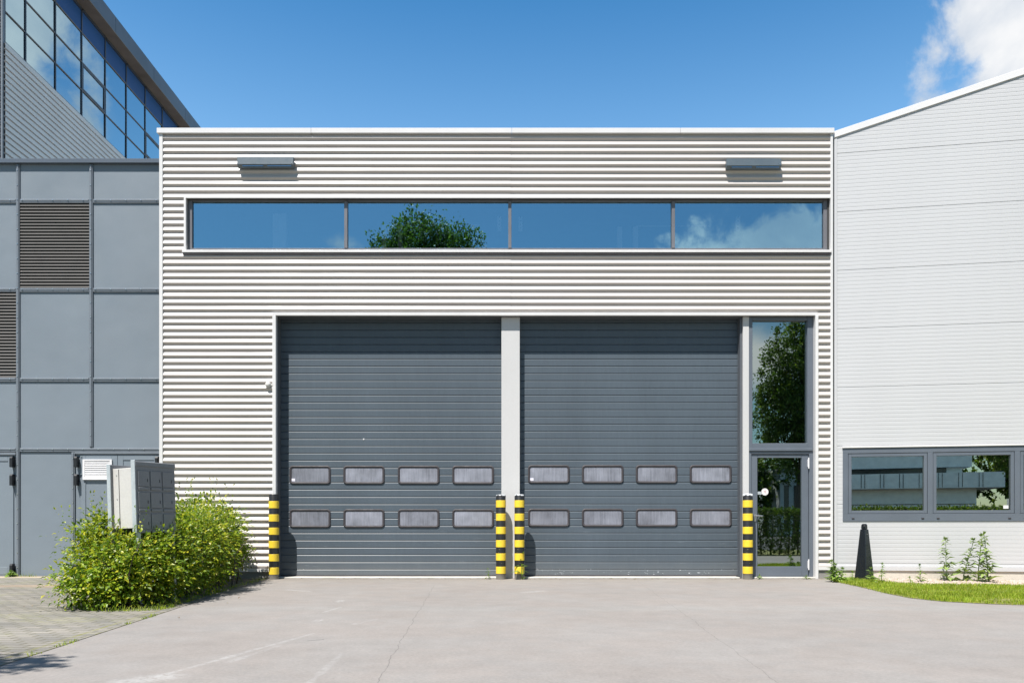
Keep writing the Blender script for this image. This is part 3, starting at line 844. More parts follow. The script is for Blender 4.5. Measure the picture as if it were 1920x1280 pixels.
p = MB(); p.box(TX-.02, TX+.06, TY+.03, yend, zr[0]-.10, zr[0]-.031); p.build('sill', M['white'], cw, bevel=.004)
mb = MB(); mb.box(TX-.5, TX+.46, TY-.5, yend, zr[4]+.062, zr[4]+.08); mb.build('soffit', M['soffit'], B)
mb = MB(); yy = TY-.5
while yy < yend:
    mb.box(TX+.42, TX+.46, yy, min(yy+2.9,yend)-.012, zr[4]+.081, 18.52); yy += 2.9
mb.box(TX-14, TX+.42, TY-.5, TY-.46, zr[4]+.081, 18.52)
mb.build('fascia', M['fascia'], B, bevel=.004)
mb = MB(); mb.box(TX-14, TX+.42, TY-.46, yend, 18.3, 18.4); mb.build('roof', M['roof'], B)

# ================================================================== RIGHT BUILDING
RB = thing('office_building', RT(4,0,0), 'light grey ribbed panel building with a sloping roof edge and a row of grey windows', 'building')
UE = 11.0; UR = 7.0                       # far end and ridge of its gable
zr0 = rz(1563.5, 259.5); pit = (rz(1920,141)-zr0)/ru(1920)
top = lambda u: zr0 + pit*u if u < UR else zr0 + pit*(2*UR-u)
wu0, wu1 = ru(1580), ru(1580)+4*(ru(1739+9)-ru(1580))
wz0, wz1 = rz(1580,977), rz(1580,840)
zseam = [rz(1565, y) for y in (288,397.5,507.3,617,727,836.5,945.5)]
NR = 15; RP = (zseam[0]-zseam[1])/NR
zbase = rz(1565,1059)
def rib(z):
    return 0
mb = MB(RT)
def ribrow(z0, z1):
    # every rib: a shallow convex strip with a small undercut at its foot
    z = zseam[0] + 40*RP; out = []
    zz = []
    k0 = math.floor((zseam[0]-z1)/RP)-1; k1 = math.ceil((zseam[0]-z0)/RP)+1
    for k in range(k0, k1):
        zt_ = zseam[0] - k*RP
        seam = (k % NR == 0)
        zz += [(zt_, -.000 if not seam else .006), (zt_-(.004 if not seam else .0055), 0.0 if not seam else .006), (zt_-.014, -.0015), (zt_-RP+.018, -.0020), (zt_-RP+.0015, -.0018)]
    return zz
zz = ribrow(zbase, top(UR)+.2)
def strip(u0, u1, lo, hi, slope=False):
    pts = [(z, d) for z, d in zz]
    for (za, da), (zb, db) in zip(pts, pts[1:]):
        a, b = min(za, hi), max(zb, lo)
        if not slope:
            if a <= b: continue
            mb.add([(u0,da,a),(u1,da,a),(u1,db,b),(u0,db,b)], [(0,3,2,1)])
        else:
            if za <= b: continue
            # cut by the sloping eave: u must satisfy top(u) >= z
            def umin(z): return max(u0, (z - zr0)/pit)
            def umax(z): return min(u1, 2*UR - (z - zr0)/pit)
            a0, a1, b0, b1 = umin(za), umax(za), umin(b), umax(b)
            if b1 <= b0: continue
            if a1 <= a0: a0 = a1 = (b0+b1)/2
            mb.add([(a0,da,za),(a1,da,za),(b1,db,b),(b0,db,b)], [(0,3,2,1)])
ZS = zr0 - .05
strip(0.03, UE, zbase, wz0); strip(0.03, wu0, wz0, wz1); strip(wu1, UE, wz0, wz1); strip(0.03, UE, wz1, ZS)
strip(0.03, UE, ZS, top(UR), True)
mb.build('ribbed_cladding', M['rclad'], RB)
mb = MB(RT)
mb.box(.02, UE, .03, .2, 0, wz0); mb.box(.02, wu0, .03, .2, wz0, wz1); mb.box(wu1, UE, .03, .2, wz0, wz1)
mb.prism_y([(.02,wz1),(UE,wz1),(UE,top(UE)-.02),(UR,top(UR)-.02),(.02,top(.02)-.02)], .03, .2)
mb.box(.02, .2, .2, 12, 0, top(.02)-.1); mb.box(UE-.2, UE, .2, 12, 0, top(UE)-.1)
mb.box(.2, UE-.2, 3.0, 3.1, 0, 3.2); mb.box(.2, UE-.2, .2, 3.0, 2.9, 3.0)
mb.build('wall', M['interior'], RB)
mb = MB(RT)
mb.prism_y([(-.0,top(0)),(UR,top(UR)),(UE+.1,top(UE+.1)),(UE+.1,top(UE+.1)-.06),(UR,top(UR)-.06),(-.0,top(0)-.06)], .05, 12); mb.build('roof', M['roof'], RB)
mb = MB(RT)
th = .115
mb.prism_y([(.0,top(0)),(UR,top(UR)),(UE+.1,top(UE+.1)),(UE+.1,top(UE+.1)+th),(UR,top(UR)+th),(.0,top(0)+th)], -.022, .12); mb.build('verge_trim', M['coping'], RB, bevel=.004, fixn=True)
mb = MB(RT); mb.box(0.005, ru(1569), -.02, .03, rz(1565,1060), zr0-.02); mb.build('corner_trim', M['rclad'], RB, bevel=.002)
mb = MB(RT); mb.box(.03, UE, -.02, .03, zbase-.012, zbase+.004); mb.box(.03, UE, -.035, .03, zbase-.085, zbase-.0125); mb.build('base_flashing', M['rclad'], RB, bevel=.003)
mb = MB(RT); mb.box(.0, UE, -.012, .028, -.02, zbase-.0855); mb.build('plinth', M['plinth'], RB)
mb = MB(RT); mb.box(wu0-.01, wu1+.02, -.03, .03, wz1+.001, wz1+.03); mb.build('window_flashing', M['white'], RB, bevel=.003)
mb = MB(RT); zzw0, zzw1 = rz(1920,970)*0+wz0, wz1
fr = .10
sash = [(ru(1590), ru(1739)), (ru(1749), ru(1902))]
wdt = sash[1][1]-sash[1][0]; gap = sash[1][0]-sash[0][1]
while sash[-1][1] + gap + wdt < wu1 - .05: sash.append((sash[-1][1]+gap, sash[-1][1]+gap+wdt))
wu1f = sash[-1][1] + .1
us = [wu0] + [q for s in sash for q in s] + [wu1]
zi0, zi1 = wz0+.13, wz1-.095
mb.box(wu0, wu1, -.012, .05, wz0, zi0); mb.box(wu0, wu1, -.012, .05, zi1, wz1)
for k in range(0, len(us), 2): mb.box(us[k], us[k+1], -.012, .05, zi0, zi1)
wf = mb.build('office_window', M['frame'], RB, bevel=.003, fixn=True)
for (a, b) in sash:
    p = MB(RT); p.frame(a+.006, b-.006, zi0+.006, zi1-.006, -.006, .05, .052); s_ = p.build('sash', M['frame'], wf, bevel=.003, fixn=True)
    p = MB(RT); t = U(-.001,.001); p.quad((a+.05,.03,zi0+.05),(b-.05,.03+t,zi0+.05),(b-.05,.03+t,zi1-.05),(a+.05,.03,zi1-.05)); p.build('pane', M['glass_right'], wf)
    for q in (a+.08, b-.08):
        p = MB(RT); p.box(q-.022, q+.022, -.022, -.011, wz0+.045, wz0+.063); p.build('drain_cap', M['rubber'], wf, bevel=.003)
p = MB(RT); a, b = sash[1]; p.box(b-.16, b-.08, .027, .029, zi0+.085, zi0+.14); p.build('label_sticker', M['grille'], wf)

# ================================================================== MAILBOX BANK
def mailbox():
    th = math.radians(24)
    fx, fy = math.sin(th), math.cos(th)          # along the door face, away from the camera
    wx_, wy_ = -math.cos(th), math.sin(th)       # from the door face to the back
    O = Vector((wx(256.5, 9.0-D), 9.0-D, 0))
    roll = math.radians(-1.7)
    zc = .9
    def T(a, w, z):                              # a along face, w depth towards the back, z up
        x = O.x + a*fx + w*wx_; y = O.y + a*fy + w*wy_
        dz, dx = z-zc, x-O.x
        return (O.x + dx*math.cos(roll) + dz*math.sin(roll), y, zc - dx*math.sin(roll) + dz*math.cos(roll))
    o = thing('mailbox_bank', tuple(O), 'grey steel mailbox bank on posts standing in the hedge', 'mailbox')
    L = .575; Wd = .455; z0, z1 = .87, 1.62
    p = MB(T); p.box(.03, L-.02, .05, Wd-.05, z0+.02, z1-.02); p.build('body', M['boxgrey'], o, bevel=.004, fixn=True)
    p = MB(T); p.box(.026, .0295, .30, .307, z0+.03, z1-.03); p.build('seam', M['rubber'], o)
    p = MB(T)
    for z in (z0+.1, z0+.37, z1-.1): p.box(.024, .031, .335, .345, z-.005, z+.005)
    p.build('rivet', M['steel'], o)
    p = MB(T); p.box(.0, L, .0, .052, z0-.02, z1+.05); fp = p.build('front_plate', M['boxdoor'], o, bevel=.004, fixn=True)
    p = MB(T); p.box(-.012, -.001, -.006, .058, z0-.03, z1+.062); p.build('edge_strip', M['galv'], fp, bevel=.003, fixn=True)
    p = MB(T); p.box(.0, L, Wd-.052, Wd, z0-.05, z1+.03); bp = p.build('back_plate', M['boxdoor'], o, bevel=.004, fixn=True)
    p = MB(T); p.box(-.012, -.001, Wd-.055, Wd+.004, z0-.055, z1+.035); p.build('edge_strip', M['galv'], bp, bevel=.003, fixn=True)
    p = MB(T); p.box(.001, L, -.012, -.001, z1-.005, z1+.045); p.build('top_strip', M['boxdoor'], fp, bevel=.003, fixn=True)
    cw_ = (L-.05)/3; rh = .252
    for i in range(3):
        for j in range(3):
            a0 = .03+cw_*i; zt_ = z1-.045-rh*j
            p = MB(T); p.box(a0, a0+cw_-.014, -.010, -.001, zt_-rh+.055, zt_-.012); dd = p.build('mailbox_door', M['boxdoor'], o, bevel=.003, fixn=True)
            p = MB(T); p.box(a0+.004, a0+cw_-.018, -.013, -.001, zt_-rh+.012, zt_-rh+.046); p.build('slot_flap', M['boxdoor'], dd, bevel=.004, fixn=True)
            p = MB(T); q = a0+cw_-.045; p.box(q-.004, q+.004, -.0125, -.0102, zt_-rh*.5-.018, zt_-rh*.5+.018); p.build('lock', M['black'], dd)
    for a, w in ((.02,.0),(.02,Wd-.05),(L-.06,.0),(L-.06,Wd-.05)):
        p = MB(T); p.box(a, a+.04, w+.004, w+.046, 0.0, z0-.02); p.build('post', M['galv'], o, bevel=.003, fixn=True)
mailbox()

# ================================================================== PLANTS
def leaf(mb, p, d, n, L, Wd, fold=.25, droop=.15):
    s = d.cross(n)
    if s.length < 1e-4: s = Vector((1,0,0))
    s.normalize(); n = s.cross(d).normalized()
    a = p; m = p + d*L*.48; t = p + d*L - n*L*droop
    l = m + s*Wd*.5 + n*Wd*fold; r = m - s*Wd*.5 + n*Wd*fold
    mb.add([a, l, t, r, m], [(0,4,1),(1,4,2),(0,3,4),(3,2,4)])
def rndu():
    while True:
        v = Vector((U(-1,1),U(-1,1),U(-1,1)))
        if .05 < v.length < 1: return v.normalized()
def spray(mb, p, d, nleaf, L, step, flat=Vector((0,0,1)), stem=None):
    d = d.normalized(); pos = p.copy()
    side = d.cross(flat)
    if side.length < .05: side = Vector((1,0,0))
    side.normalize()
    for k in range(nleaf):
        d = (d + rndu()*.12 + Vector((0,0,-.03))).normalized()
        pos = pos + d*step
        sg = 1 if k % 2 else -1
        ld = (d*.55 + side*sg*.85 + rndu()*.3).normalized()
        nn = (flat + rndu()*.55).normalized()
        s = L*U(.7,.16)*(1-.35*k/nleaf)
        leaf(mb, pos, ld, nn, s, s*.70, U(.0,.09), U(0,.3))
    leaf(mb, pos, d, (flat+rndu()*.4).normalized(), L*.7, L*.36)
def hedge_crown(ells, count, L, bias, zmin=.04, seed=1, step=.03):
    random.seed(seed); mb = MB()
    tot = sum((e[1][0]*e[1][1] + e[1][1]*e[1][2] + e[1][0]*e[1][2]) for e in ells)
    for (c, r) in ells:
        c = Vector(c); r = Vector(r)
        k = int(count*(r.x*r.y + r.y*r.z + r.x*r.z)/tot)
        for i in range(k):
            v = rndu(); q = U(.70, 1.0)**.6
            q *= 1 + .24*noise.noise(Vector((v.x*2.6+c.x, v.y*2.6+c.y, v.z*2.6)))
            p = c + Vector((v.x*r.x, v.y*r.y, v.z*r.z))*q
            if p.z < zmin or p.y > -.03: continue
            deep = False
            for (c2, r2) in ells:
                w = p - Vector(c2)
                if (w.x/r2[0])**2 + (w.y/r2[1])**2 + (w.z/r2[2])**2 < .42: deep = True; break
            if deep and R() < .75: continue
            nrm = Vector((v.x/r.x, v.y/r.y, v.z/r.z)).normalized()
            d = nrm*.9 + Vector((0,0,.12)) + rndu()*.6
            spray(mb, p - d.normalized()*.20, d, random.randint(5,10), L, step, (Vector((0,0,1)) + nrm*.35 + bias).normalized())
    return mb
hb = Vector((-4.45, -3.0, 0))
hd = thing('hornbeam_hedge', hb, 'leafy yellow green hornbeam hedge in front of the white corrugated wall', 'hedge')
ells = [((-4.30,-4.75,.36),(.50,.55,.46)), ((-4.55,-5.0,.26),(.46,.40,.34)), ((-4.62,-4.5,.44),(.50,.55,.50)), ((-4.92,-4.15,.66),(.34,.5,.52)), ((-4.15,-4.2,.42),(.42,.7,.52)),
        ((-4.62,-3.5,.52),(.60,.85,.58)), ((-4.28,-3.1,.55),(.52,.95,.60)),
        ((-4.8,-2.2,.66),(.66,.9,.60)), ((-4.62,-1.7,.70),(.58,.8,.62)), ((-4.95,-.95,.72),(.70,.7,.66)), ((-4.75,-.75,.5),(.48,.6,.52))]
mb = hedge_crown(ells, 7000, .096, Vector((-.15,-.25,.2)), seed=11)
for i in range(9000):                      # older leaves inside
    c, rr = random.choice(ells); v = rndu(); q = U(.2,.82)
    p0 = Vector(c) + Vector((v.x*rr[0], v.y*rr[1], v.z*rr[2]))*q
    if p0.z < .03 or p0.y > -.05: continue
    leaf(mb, p0, rndu(), (Vector((0,0,1))+rndu()*.8).normalized(), U(.06,.09), U(.04,.055))
# stray shoots above the outline
for (x, y, z, h) in ((-4.95,-4.3,1.0,.22),(-5.05,-4.6,.85,.2),(-4.1,-3.9,.95,.42),(-4.05,-3.75,.95,.25),(-4.8,-2.0,1.25,.28),(-4.55,-1.5,1.3,.25),(-4.35,-1.4,1.25,.22),(-4.95,-1.3,1.3,.25),(-4.3,-4.6,.85,.18)):
    for k in range(3):
        spray(mb, Vector((x+U(-.05,.05),y+U(-.05,.05),z)), Vector((U(-.25,.25),U(-.25,.1),1)), int(h/.035)+3, .055, .035, Vector((U(-.6,.6),-.8,.4)).normalized())
for k in range(60):
    z = U(.45,.95); a = U(-4.9,-3.5)
    spray(mb, Vector((-4.86+U(-.1,.1), a, z)), Vector((-.8,U(-.5,.2),U(0,.5))), 7, .062, .035)
mb.build('crown', M['hedge_leaf'], hd)
mb = MB(); random.seed(5)
for i in range(46):
    x, y = U(-4.85,-4.1), U(-5.0,-.6)
    pts = [Vector((x,y,0))]; d = Vector((U(-.3,.3),U(-.3,.3),1))
    for k in range(4):
        d = (d + rndu()*.35).normalized(); pts.append(pts[-1] + d*.22)
    mb.tube(pts, [.014,.012,.009,.006,.003], 5)
mb.build('stem', M['bark'], hd)
# rough grass round the hedge foot and in the joint
mb = MB(); random.seed(8)
for i in range(900):
    t = U(0,1)
    if t < .55:
        a = U(2.9, 6.4); x = -4.2 + math.cos(a)*.5*U(.8,1.1); y = -4.9 + math.sin(a)*.42*U(.8,1.1)
        if x > -3.72: continue
    else:
        y = U(-5.2,-.2); x = -3.78 - (y+5)*.085 + U(-.1,.02)
    blade(mb, x, y, .003, U(.015,.08)*U(.4,1.1), U(.002,.004), 1.4)
for i in range(500):
    y = U(-8.6,-5.2); x = -3.70 - (y+5.2)*-.106*-1 + U(-.02,.02)
    x = -4.2 + (0-y)*(.9/8.5) + random.gauss(0,.018)
    if noise.noise(Vector((y*2.3,1,1))) < .05: continue
    blade(mb, x, y, .003, U(.01,.035), U(.002,.004), 1.2)
for i in range(420):
    x = U(-9.5,-5.0); y = .55 - abs(random.gauss(0,.06))
    if noise.noise(Vector((x*2.0,3,1))) < .12: continue
    blade(mb, x, y, .003, U(.02,.09), U(.002,.004), 1.0)
tag(mb.build('rough_grass', M['grass']), 'straggling yellow green grass at the foot of the hedge and in the paving joints', 'grass', kind='stuff')

random.seed(77)
mb = MB()
for i in range(150):
    if R() < .6: x, y = U(-4.3,6.0), -abs(random.gauss(0,.12))-.05
    else: x, y = U(-6.5,-3.2), U(-6.2,-.2)
    if x > 5 and y < -.5: continue
    leaf(mb, Vector((x,y,.008)), Vector((U(-1,1),U(-1,1),U(0,.15))).normalized(), Vector((0,0,1)), U(.02,.05), U(.012,.03))
tag(mb.build('leaf_litter', M['litter']), 'dry brown leaf litter scattered along the doors and under the hedge', 'leaf litter', kind='stuff')
# tall thistle-like weeds and small weeds
def weed(px, pybase, pytop, label, Y=None, thick=1.0, mat='thistle_leaf', dens=1.0, group='weeds along the right plinth', Lf=.13):
    if Y is None:
        z = F*H/(pybase-CY); Y = z-D
    x = wx(px, Y); h = wz(pytop, Y)
    o = thing('weed', (x, Y, 0), label, 'weed', group)
    pts = [Vector((x,Y,0))]; d = Vector((U(-.07,.07),U(-.10,.04),1)); n = max(3,int(h/.1)); ph_ = U(0,6); gapk = U(2.2,4.5)
    for k in range(n):
        d = (d + rndu()*.13 + Vector((0,0,.12))).normalized(); pts.append(pts[-1] + d*(h/n))
    p = MB(); p.tube(pts, [.007*thick*(1-.6*k/n) for k in range(n+1)], 6); p.build('stem', M[mat], o, smooth=True)
    p = MB()
    cnt = int(h/.010*dens)
    for k in range(cnt):
        t = (k+.5)/cnt; i = min(int(t*n), n-1); q = pts[i].lerp(pts[i+1], t*n-i)
        if math.sin(t*gapk*6.28+ph_) > .55 and R() < .75: continue
        a = k*2.399 + U(-.4,.4); L = Lf*(1.55-.95*t)*U(.6,1.25)
        d = Vector((math.cos(a), math.sin(a), U(.1,.7))).normalized()
        leaf(p, q, d, (Vector((-d.x*.3,-d.y*.3,1))+rndu()*.5).normalized(), L, L*.40, U(.1,.3), U(.1,.6))
    for k in range(9):
        leaf(p, pts[-1], (Vector((0,0,1))+rndu()*.9).normalized(), rndu(), Lf*.5, Lf*.2)
    p.build('foliage', M[mat], o)
    return o
random.seed(21)
weed(1776, 1089, 1011, 'tall thistle standing alone at the left of the tall weeds', thick=1.2)
weed(1806, 1089, 1010, 'second tall thistle from the left on the pebble strip, leaning over a low tuft', thick=1.2)
weed(1834, 1090, 1004, 'tall thistle rising left of the tallest weed, under the window', thick=1.3)
weed(1853, 1092, 1001, 'tallest thistle, at the right end of the weeds under the window', thick=1.4, dens=1.2)
weed(1725, 1091, 1060, 'small single weed on the pebbles, halfway between post and thistles', mat='weed_leaf', Lf=.085)
weed(1653, 1093, 1057, 'slim weed just right of the black tapered post', mat='weed_leaf', Lf=.08)
weed(1636, 1094, 1066, 'leafy weed touching the right foot of the black tapered post', mat='weed_leaf', Lf=.09, dens=1.3)
weed(1598, 1091, 1072, 'short weed just left of the black tapered post', mat='weed_leaf', Lf=.07)
weed(1707, 1094, 1082, 'tiny yellow green weed in front of the pebbles', mat='weed_leaf', Lf=.06)
o = None
for k, (px, pt) in enumerate(((1565,1052),(1572,1058),(1559,1066),(1579,1066))):
    lab = ['tallest stem of the bright leafy clump at the warehouse corner','stem right behind the tallest one in the corner clump','low stem on the left of the corner clump, by the entrance','low stem on the right of the corner clump'][k]
    weed(px, 1089+U(0,3), pt, lab, mat='weed_leaf', Lf=.10, dens=1.5)
weed(980, 1087, 1037, 'spindly weed growing at the foot of the bollard right of the centre post', Y=-.22, mat='weed_leaf', dens=.45, Lf=.11, group='weeds at the door thresholds')
weed(917, 1086.5, 1066, 'tiny weed at the threshold left of the centre post', Y=-.12, mat='weed_leaf', dens=.8, Lf=.06, group='weeds at the door thresholds')
weed(1423, 1086.5, 1078, 'tiny grassy weed under the entrance door, on its handle side', Y=-.12, mat='weed_leaf', dens=2, Lf=.07, group='weeds at the door thresholds')
weed(1512, 1086.5, 1080, 'tiny grassy weed under the entrance door, on its hinge side', Y=-.12, mat='weed_leaf', dens=2, Lf=.07, group='weeds at the door thresholds')
weed(20, 1082, 1071, 'little round weed at the foot of the left steel door', Y=.45, mat='weed_leaf', dens=4, Lf=.09, group='weeds at the foot of the panel wall')
weed(101, 1082, 1076, 'little weed at the foot of the wide grey panel', Y=.45, mat='weed_leaf', dens=3, Lf=.08, group='weeds at the foot of the panel wall')

# ================================================================== BLACK TAPERED POST
def tapered_post():
    x = wx(1620.5, -.52); y = -.52; a = math.radians(30)
    o = thing('tapered_post', (x, y, 0), 'black glossy four sided tapered post on the lawn edge under the window', 'post')
    def sq(r, z, rot=a): return [(x+r*math.cos(rot+k*math.pi/2+math.pi/4), y+r*math.sin(rot+k*math.pi/2+math.pi/4), z) for k in range(4)]
    zt_ = wz(991.5, y)
    p = MB(); p.rings([sq(.165,0), sq(.155,.05), sq(.068,zt_-.01), sq(.062,zt_)]); p.build('shaft', M['blackgloss'], o, bevel=.006, fixn=True)
    p = MB(); zt2 = wz(981.5, y)
    p.rings([sq(.05,zt_), sq(.055,zt_+.012), sq(.052,zt2-.02), sq(.036,zt2)]); p.build('cap', M['blackgloss'], o, bevel=.008, fixn=True)
    p = MB(); q = Vector((x-.02, y-.045, zt2-.03)); p.tube([q, q+Vector((-.004,-.012,0))], .014, 10); p.build('cap_bolt', M['rubber'], o)
    p = MB(); q = Vector((x+.024, y-.052, zt_-.085)); p.tube([q, q+Vector((.004,-.012,0))], .005, 8); p.build('rivet', M['screw'], o)
tapered_post()

# ================================================================== BEHIND THE CAMERA: what the panes reflect
def tree(name, base, crown, count, L, label, seed, trunk_r=.16, cat='tree', branches=9):
    random.seed(seed)
    o = thing(name, base, label, cat, 'trees across the yard')
    bx, by = base[0], base[1]
    cz = min(c[2]-r[2] for c, r in crown); topz = max(c[2]+r[2]*.6 for c, r in crown)
    p = MB()
    pts = [Vector((bx,by,0))]; n = 7
    main = Vector(crown[0][0])
    for k in range(1, n+1):
        t = k/n; q = Vector((bx,by,0)).lerp(Vector((main.x,main.y,topz)), t) + Vector((U(-.12,.12),U(-.12,.12),0)); pts.append(q)
    p.tube(pts, [trunk_r*(1-.85*k/n) for k in range(n+1)], 8)
    for (c, r) in crown:
        for k in range(branches):
            s = pts[min(n, max(2, int(n*U(.35,.95))))]; v = rndu(); e = Vector(c) + Vector((v.x*r[0],v.y*r[1],v.z*r[2]))*.75
            m = s.lerp(e,.5) + rndu()*.2; p.tube([s,m,e], [trunk_r*.32,trunk_r*.2,.01], 5)
    p.build('trunk', M['bark'], o, smooth=True)
    mb = MB(); tot = sum(r[0]*r[1]*r[2] for c, r in crown)
    for (c, r) in crown:
        c = Vector(c); k = int(count*r[0]*r[1]*r[2]/tot)
        cl = []
        for i in range(max(8,k//26)):
            v = rndu(); cl.append(c + Vector((v.x*r[0],v.y*r[1],v.z*r[2]))*(U(.15,1)**.45))
        for q in cl:
            rad = U(.22,.5)
            for j in range(26):
                pnt = q + rndu()*rad*(R()**.5); d = (rndu() + (pnt-c).normalized()*.5).normalized()
                l = L*U(.7,1.2); leaf(mb, pnt, d, (Vector((0,0,1))+rndu()*.8).normalized(), l, l*.6, U(0,.15), U(0,.3))
    mb.build('crown', M['tree_leaf'], o)
    return o
tree('broadleaf_tree', (-3.6,-19.2,0), [((-3.55,-19,11.0),(2.2,2.0,3.0)), ((-4.6,-18.8,11.6),(1.5,1.4,1.5)), ((-2.3,-19,11.3),(1.5,1.4,1.9)), ((-3.9,-19,13.1),(1.1,1.0,1.2)), ((-2.7,-19,12.9),(.9,.9,1.0)), ((-5.2,-19,12.2),(.9,.9,1.2)), ((-1.75,-19,12.3),(.9,.9,1.2))], 34000, .13,
     'round crowned tree mirrored in the strip window, in the second pane', 31)
tree('broadleaf_tree', (16.3,-30,0), [((17.2,-30,8.0),(2.9,2.6,4.6)), ((15.8,-29.8,7.2),(1.8,1.8,2.2)), ((17.5,-30,12.6),(1.6,1.5,3.2)), ((15.9,-30,10.2),(1.4,1.4,2.2)), ((18.6,-30,5.6),(2.2,1.9,2.6)), ((16.4,-30,4.6),(.9,.9,1.2))], 46000, .17,
     'dark leafy tree mirrored in the tall window above the entrance door', 33, .2)
tree('broadleaf_tree', (-7.6,-11.9,0), [((-7.2,-11.6,5.4),(2.0,1.8,1.7)), ((-5.3,-11.16,5.6),(1.3,.22,.25)), ((-5.7,-11.2,5.6),(1.3,.32,.5)), ((-4.75,-11.12,5.6),(.75,.2,.3)), ((-8.5,-12,6.2),(1.6,1.5,1.3))], 26000, .13,
     'tree outside the picture whose shadow falls at the lower left corner', 35, .17)
# clipped hedge across the verge
random.seed(41)
hh = thing('clipped_hedge', (11,-11.8,0), 'clipped dark hedge mirrored in the entrance door glass', 'hedge')
mb = MB()
for i in range(26000):
    x = U(6.8,19); f = R()
    if f < .5: p = Vector((x, -11.35+random.gauss(0,.04), U(.03,1.42)))
    elif f < .85: p = Vector((x, U(-12.2,-11.35), 1.42+random.gauss(0,.05)))
    else: p = Vector((x, U(-12.2,-11.4), U(.05,1.4)))
    d = (rndu() + Vector((0,.5,.3))).normalized(); l = U(.06,.11); leaf(mb, p, d, (Vector((0,.4,.8))+rndu()*.7).normalized(), l, l*.6)
mb.build('foliage', M['tree_leaf'], hh)
mb = MB()
for k in range(40):
    x = 6.9+k*.3; mb.tube([(x,-11.8,0),(x+U(-.1,.1),-11.8+U(-.1,.1),.7),(x+U(-.15,.15),-11.8+U(-.2,.2),1.25)], [.03,.02,.008], 5)
mb.build('stem', M['bark'], hh)
# banded white building and pale hall over there
def banded():
    Y = -60.0
    o = thing('banded_building', (15, Y, 0), 'white building with dark window bands mirrored in the right hand windows', 'building')
    x0, x1 = -2.0, 22.6
    def zz_(py): return H + (CY-py)*(13+60)/F
    p = MB(); p.box(x0, x1-1.2, Y-12, Y, 0, zz_(897)); p.box(x0, x1-1.6, Y-12, Y+.3, zz_(886), zz_(859)); p.box(x0, x1-1.2, Y-11.5, Y+.1, zz_(858), zz_(835)); p.build('wall', M['bwhite'], o)
    p = MB(); p.box(x0, x1+.6, Y-12.5, Y+1.2, zz_(922), zz_(896.5)); b_ = p.build('balcony_band', M['bwhite'], o)
    p = MB()
    for k in range(16):
        x = x0+.8+k*1.5; p.box(x, x+.04, Y+1.2, Y+1.23, zz_(921), zz_(897)); p.box(x+.28, x+.32, Y+1.2, Y+1.23, zz_(921), zz_(897))
    p.build('panel_joint', M['bdark'], b_)
    p = MB(); p.box(x0+.2, x1-3.4, Y-10, Y-.4, zz_(896.4), zz_(886.1)); p.build('window_band', M['bdark'], o)
    p = MB(); p.box(x1-3.39, x1-2.2, Y-9, Y-.3, zz_(896.4), zz_(886.1)); p.build('column', M['bwhite'], o)
    p = MB(); p.box(x0-.1, x1-1.3, Y, Y+.06, zz_(949), zz_(948)); p.box(x0-.1, x1-1.3, Y, Y+.06, zz_(859), zz_(858.3)); p.build('shadow_joint', M['bdark'], o)
banded()
o = thing('far_hall', (29.3,-66,0), 'pale grey hall mirrored in the entrance door glass above the hedge', 'building')
p = MB(); p.box(28.2, 32.5, -78, -66, 0, 6.6); p.build('wall', M['hallgrey'], o)
p = MB(); p.box(28.0, 32.7, -78.2, -65.8, 6.6, 6.95); p.build('roof', M['roof'], o)
for x in (28.6, 29.6):
    p = MB(); p.box(x, x+.5, -66.05, -65.98, .5, 5.2); p.build('window', M['bdark'], o)
# far belt of trees so that low glass does not mirror an empty plain
random.seed(51)
for k, (x, y, h) in enumerate(((-24,-62,9),(-16,-66,10.5),(-9,-63,8.5),(28,-70,11),(34,-64,10),(40,-66,9),(25.8,-66,11.5))):
    tree('broadleaf_tree', (x,y,0), [((x,y,h*.6),(h*.33,h*.33,h*.36)), ((x+U(-1,1)*2,y,h*.5),(h*.25,h*.25,h*.3))], 2600, .5,
         ['distant tree at the left end of the far belt','tallest tree in the left part of the far belt','low tree nearest the middle of the far belt','tallest tree right of the banded building','distant tree second from the right end of the far belt','distant tree at the right end of the far belt','broad tree against the end of the banded building'][k], 60+k, .25, branches=3)

# ================================================================== LIGHT, SKY, CAMERA
Ld = Vector((.24,.45,-1.0)).normalized()
el = math.asin(-Ld.z); azm = math.atan2(-Ld.x, -Ld.y)
sun = bpy.data.lights.new('sun', 'SUN'); sun.energy = 5.0; sun.angle = math.radians(.5); sun.color = (1.0,.955,.90)
so = bpy.data.objects.new('sun', sun); COL.objects.link(so); so.location = (-5,-9,20)
so.rotation_euler = Ld.to_track_quat('-Z','Y').to_euler()
w = bpy.data.worlds.new('World'); scene.world = w; w.use_nodes = True
g = N(w.node_tree); bg = w.node_tree.nodes['Background']
sky = g.new('ShaderNodeTexSky'); sky.sky_type = 'NISHITA'; sky.sun_disc = False
sky.sun_elevation = el; sky.sun_rotation = azm
sky.air_density = 1.0; sky.dust_density = .6; sky.ozone_density = 2.2; sky.altitude = 50
BG = .085
bg.inputs['Strength'].default_value = BG
dirn = g.vmath('NORMALIZE', g.coord('Generated'))
def cloud(center, radii, amt, n1, lo, hi):
    c = Vector(center).normalized()
    q = g.vmath('DIVIDE', g.vmath('SUBTRACT', dirn, tuple(c)), radii)
    v = g.math('SUBTRACT', 1.0, g.vmath('LENGTH', q))
    v = g.math('ADD', v, g.math('MULTIPLY', g.math('SUBTRACT', n1, .5), amt))
    return g.ramp(v, lo, hi)
nA = g.noise(dirn, 7.5, 12, .60, .25)
nB = g.noise(g.vmath('ADD', dirn, (3.1,1.7,.4)), 24.0, 10, .62, .25)
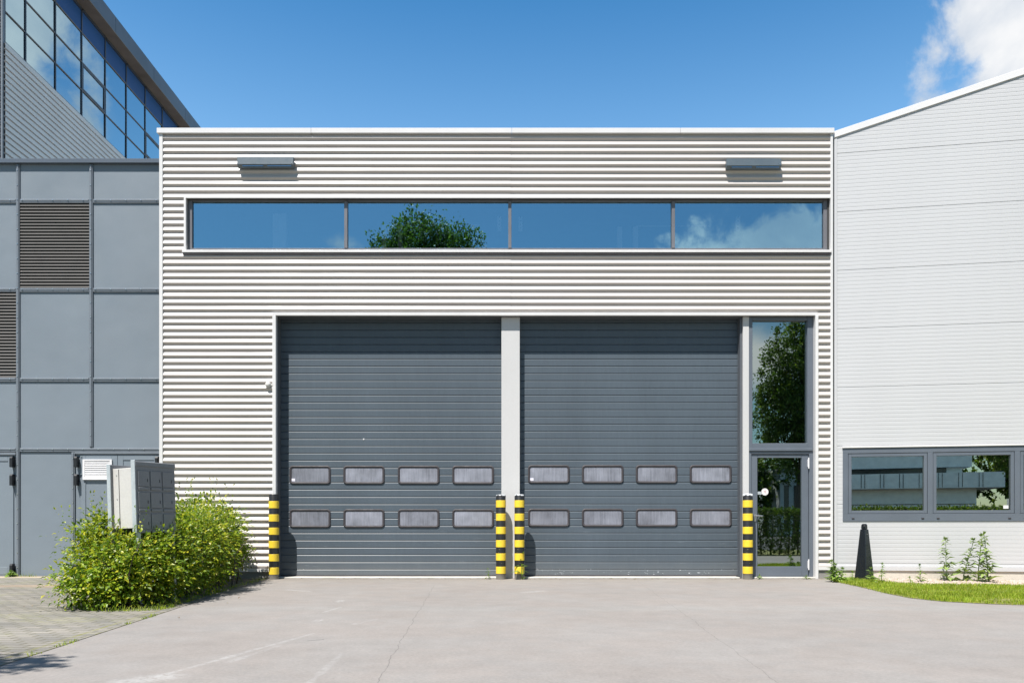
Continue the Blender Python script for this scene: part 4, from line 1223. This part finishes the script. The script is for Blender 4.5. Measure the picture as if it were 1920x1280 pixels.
masks = [cloud((.83,1,.71), (.18,.22,.15), 1.6, nA, .04, .27),
         cloud((.655,1,.555), (.10,.14,.045), 1.4, nA, .1, 1.0),
         cloud((.365,-1,.368), (.15,.3,.045), 2.0, nB, .10, .62),
         cloud((.27,-1,.355), (.06,.3,.025), 1.7, nB, .15, .8),
         cloud((.33,-1,.22), (.10,.3,.05), 1.5, nA, .15, .8),
         cloud((-.208,-1,.364), (.036,.3,.014), 2.2, nB, .12, .9),
         cloud((-.10,-1,.25), (.4,.4,.06), 1.8, nA, .3, 1.0)]
mk = masks[0]
for m_ in masks[1:]: mk = g.math('MAXIMUM', mk, m_)
shade = g.ramp(g.noise(g.vmath('ADD', dirn, (.03,.0,.05)), 6.0, 6, .55, .3), .32, .68)
CW = 1.0/BG
cc = g.mix(shade, tuple(CW*x for x in (.33,.38,.45)), tuple(CW*x for x in (.60,.60,.60)))
hs = g.new('ShaderNodeHueSaturation'); hs.inputs['Saturation'].default_value = 1.3; hs.inputs['Value'].default_value = 1.0
g.put(hs.inputs['Color'], sky.outputs[0])
sy = g.new('ShaderNodeSeparateXYZ'); g.put(sy.inputs[0], dirn)
g.put(hs.inputs['Saturation'], g.ramp(sy.outputs[2], .40, .60, 1.12, 1.36, False))
elv = g.ramp(sy.outputs[2], .40, .60, 1.16, .88, False)
north = g.ramp(sy.outputs[1], -.6, .7, .74, 1.62)
g.put(bg.inputs['Color'], g.mix(mk, g.vmath('SCALE', g.vmath('MULTIPLY', hs.outputs[0], (.92,1.03,.93)), g.math('MULTIPLY', north, elv)), cc))

cam = bpy.data.cameras.new('camera'); co = bpy.data.objects.new('camera', cam); COL.objects.link(co)
co.location = (0,-D,H); co.rotation_euler = (math.radians(90),0,0)
cam.sensor_fit = 'HORIZONTAL'; cam.sensor_width = 36.0; cam.lens = 36.0*F/1920
cam.shift_x = (960-CX)/1920; cam.shift_y = (CY-640)/1920
cam.clip_start = .05; cam.clip_end = 2000
scene.camera = co
scene.view_settings.view_transform = 'Standard'; scene.view_settings.look = 'None'
scene.view_settings.gamma = 1.0; scene.view_settings.exposure = .74
scene.cycles.max_bounces = 8; scene.cycles.transparent_max_bounces = 12
scene.cycles.caustics_reflective = False; scene.cycles.caustics_refractive = False
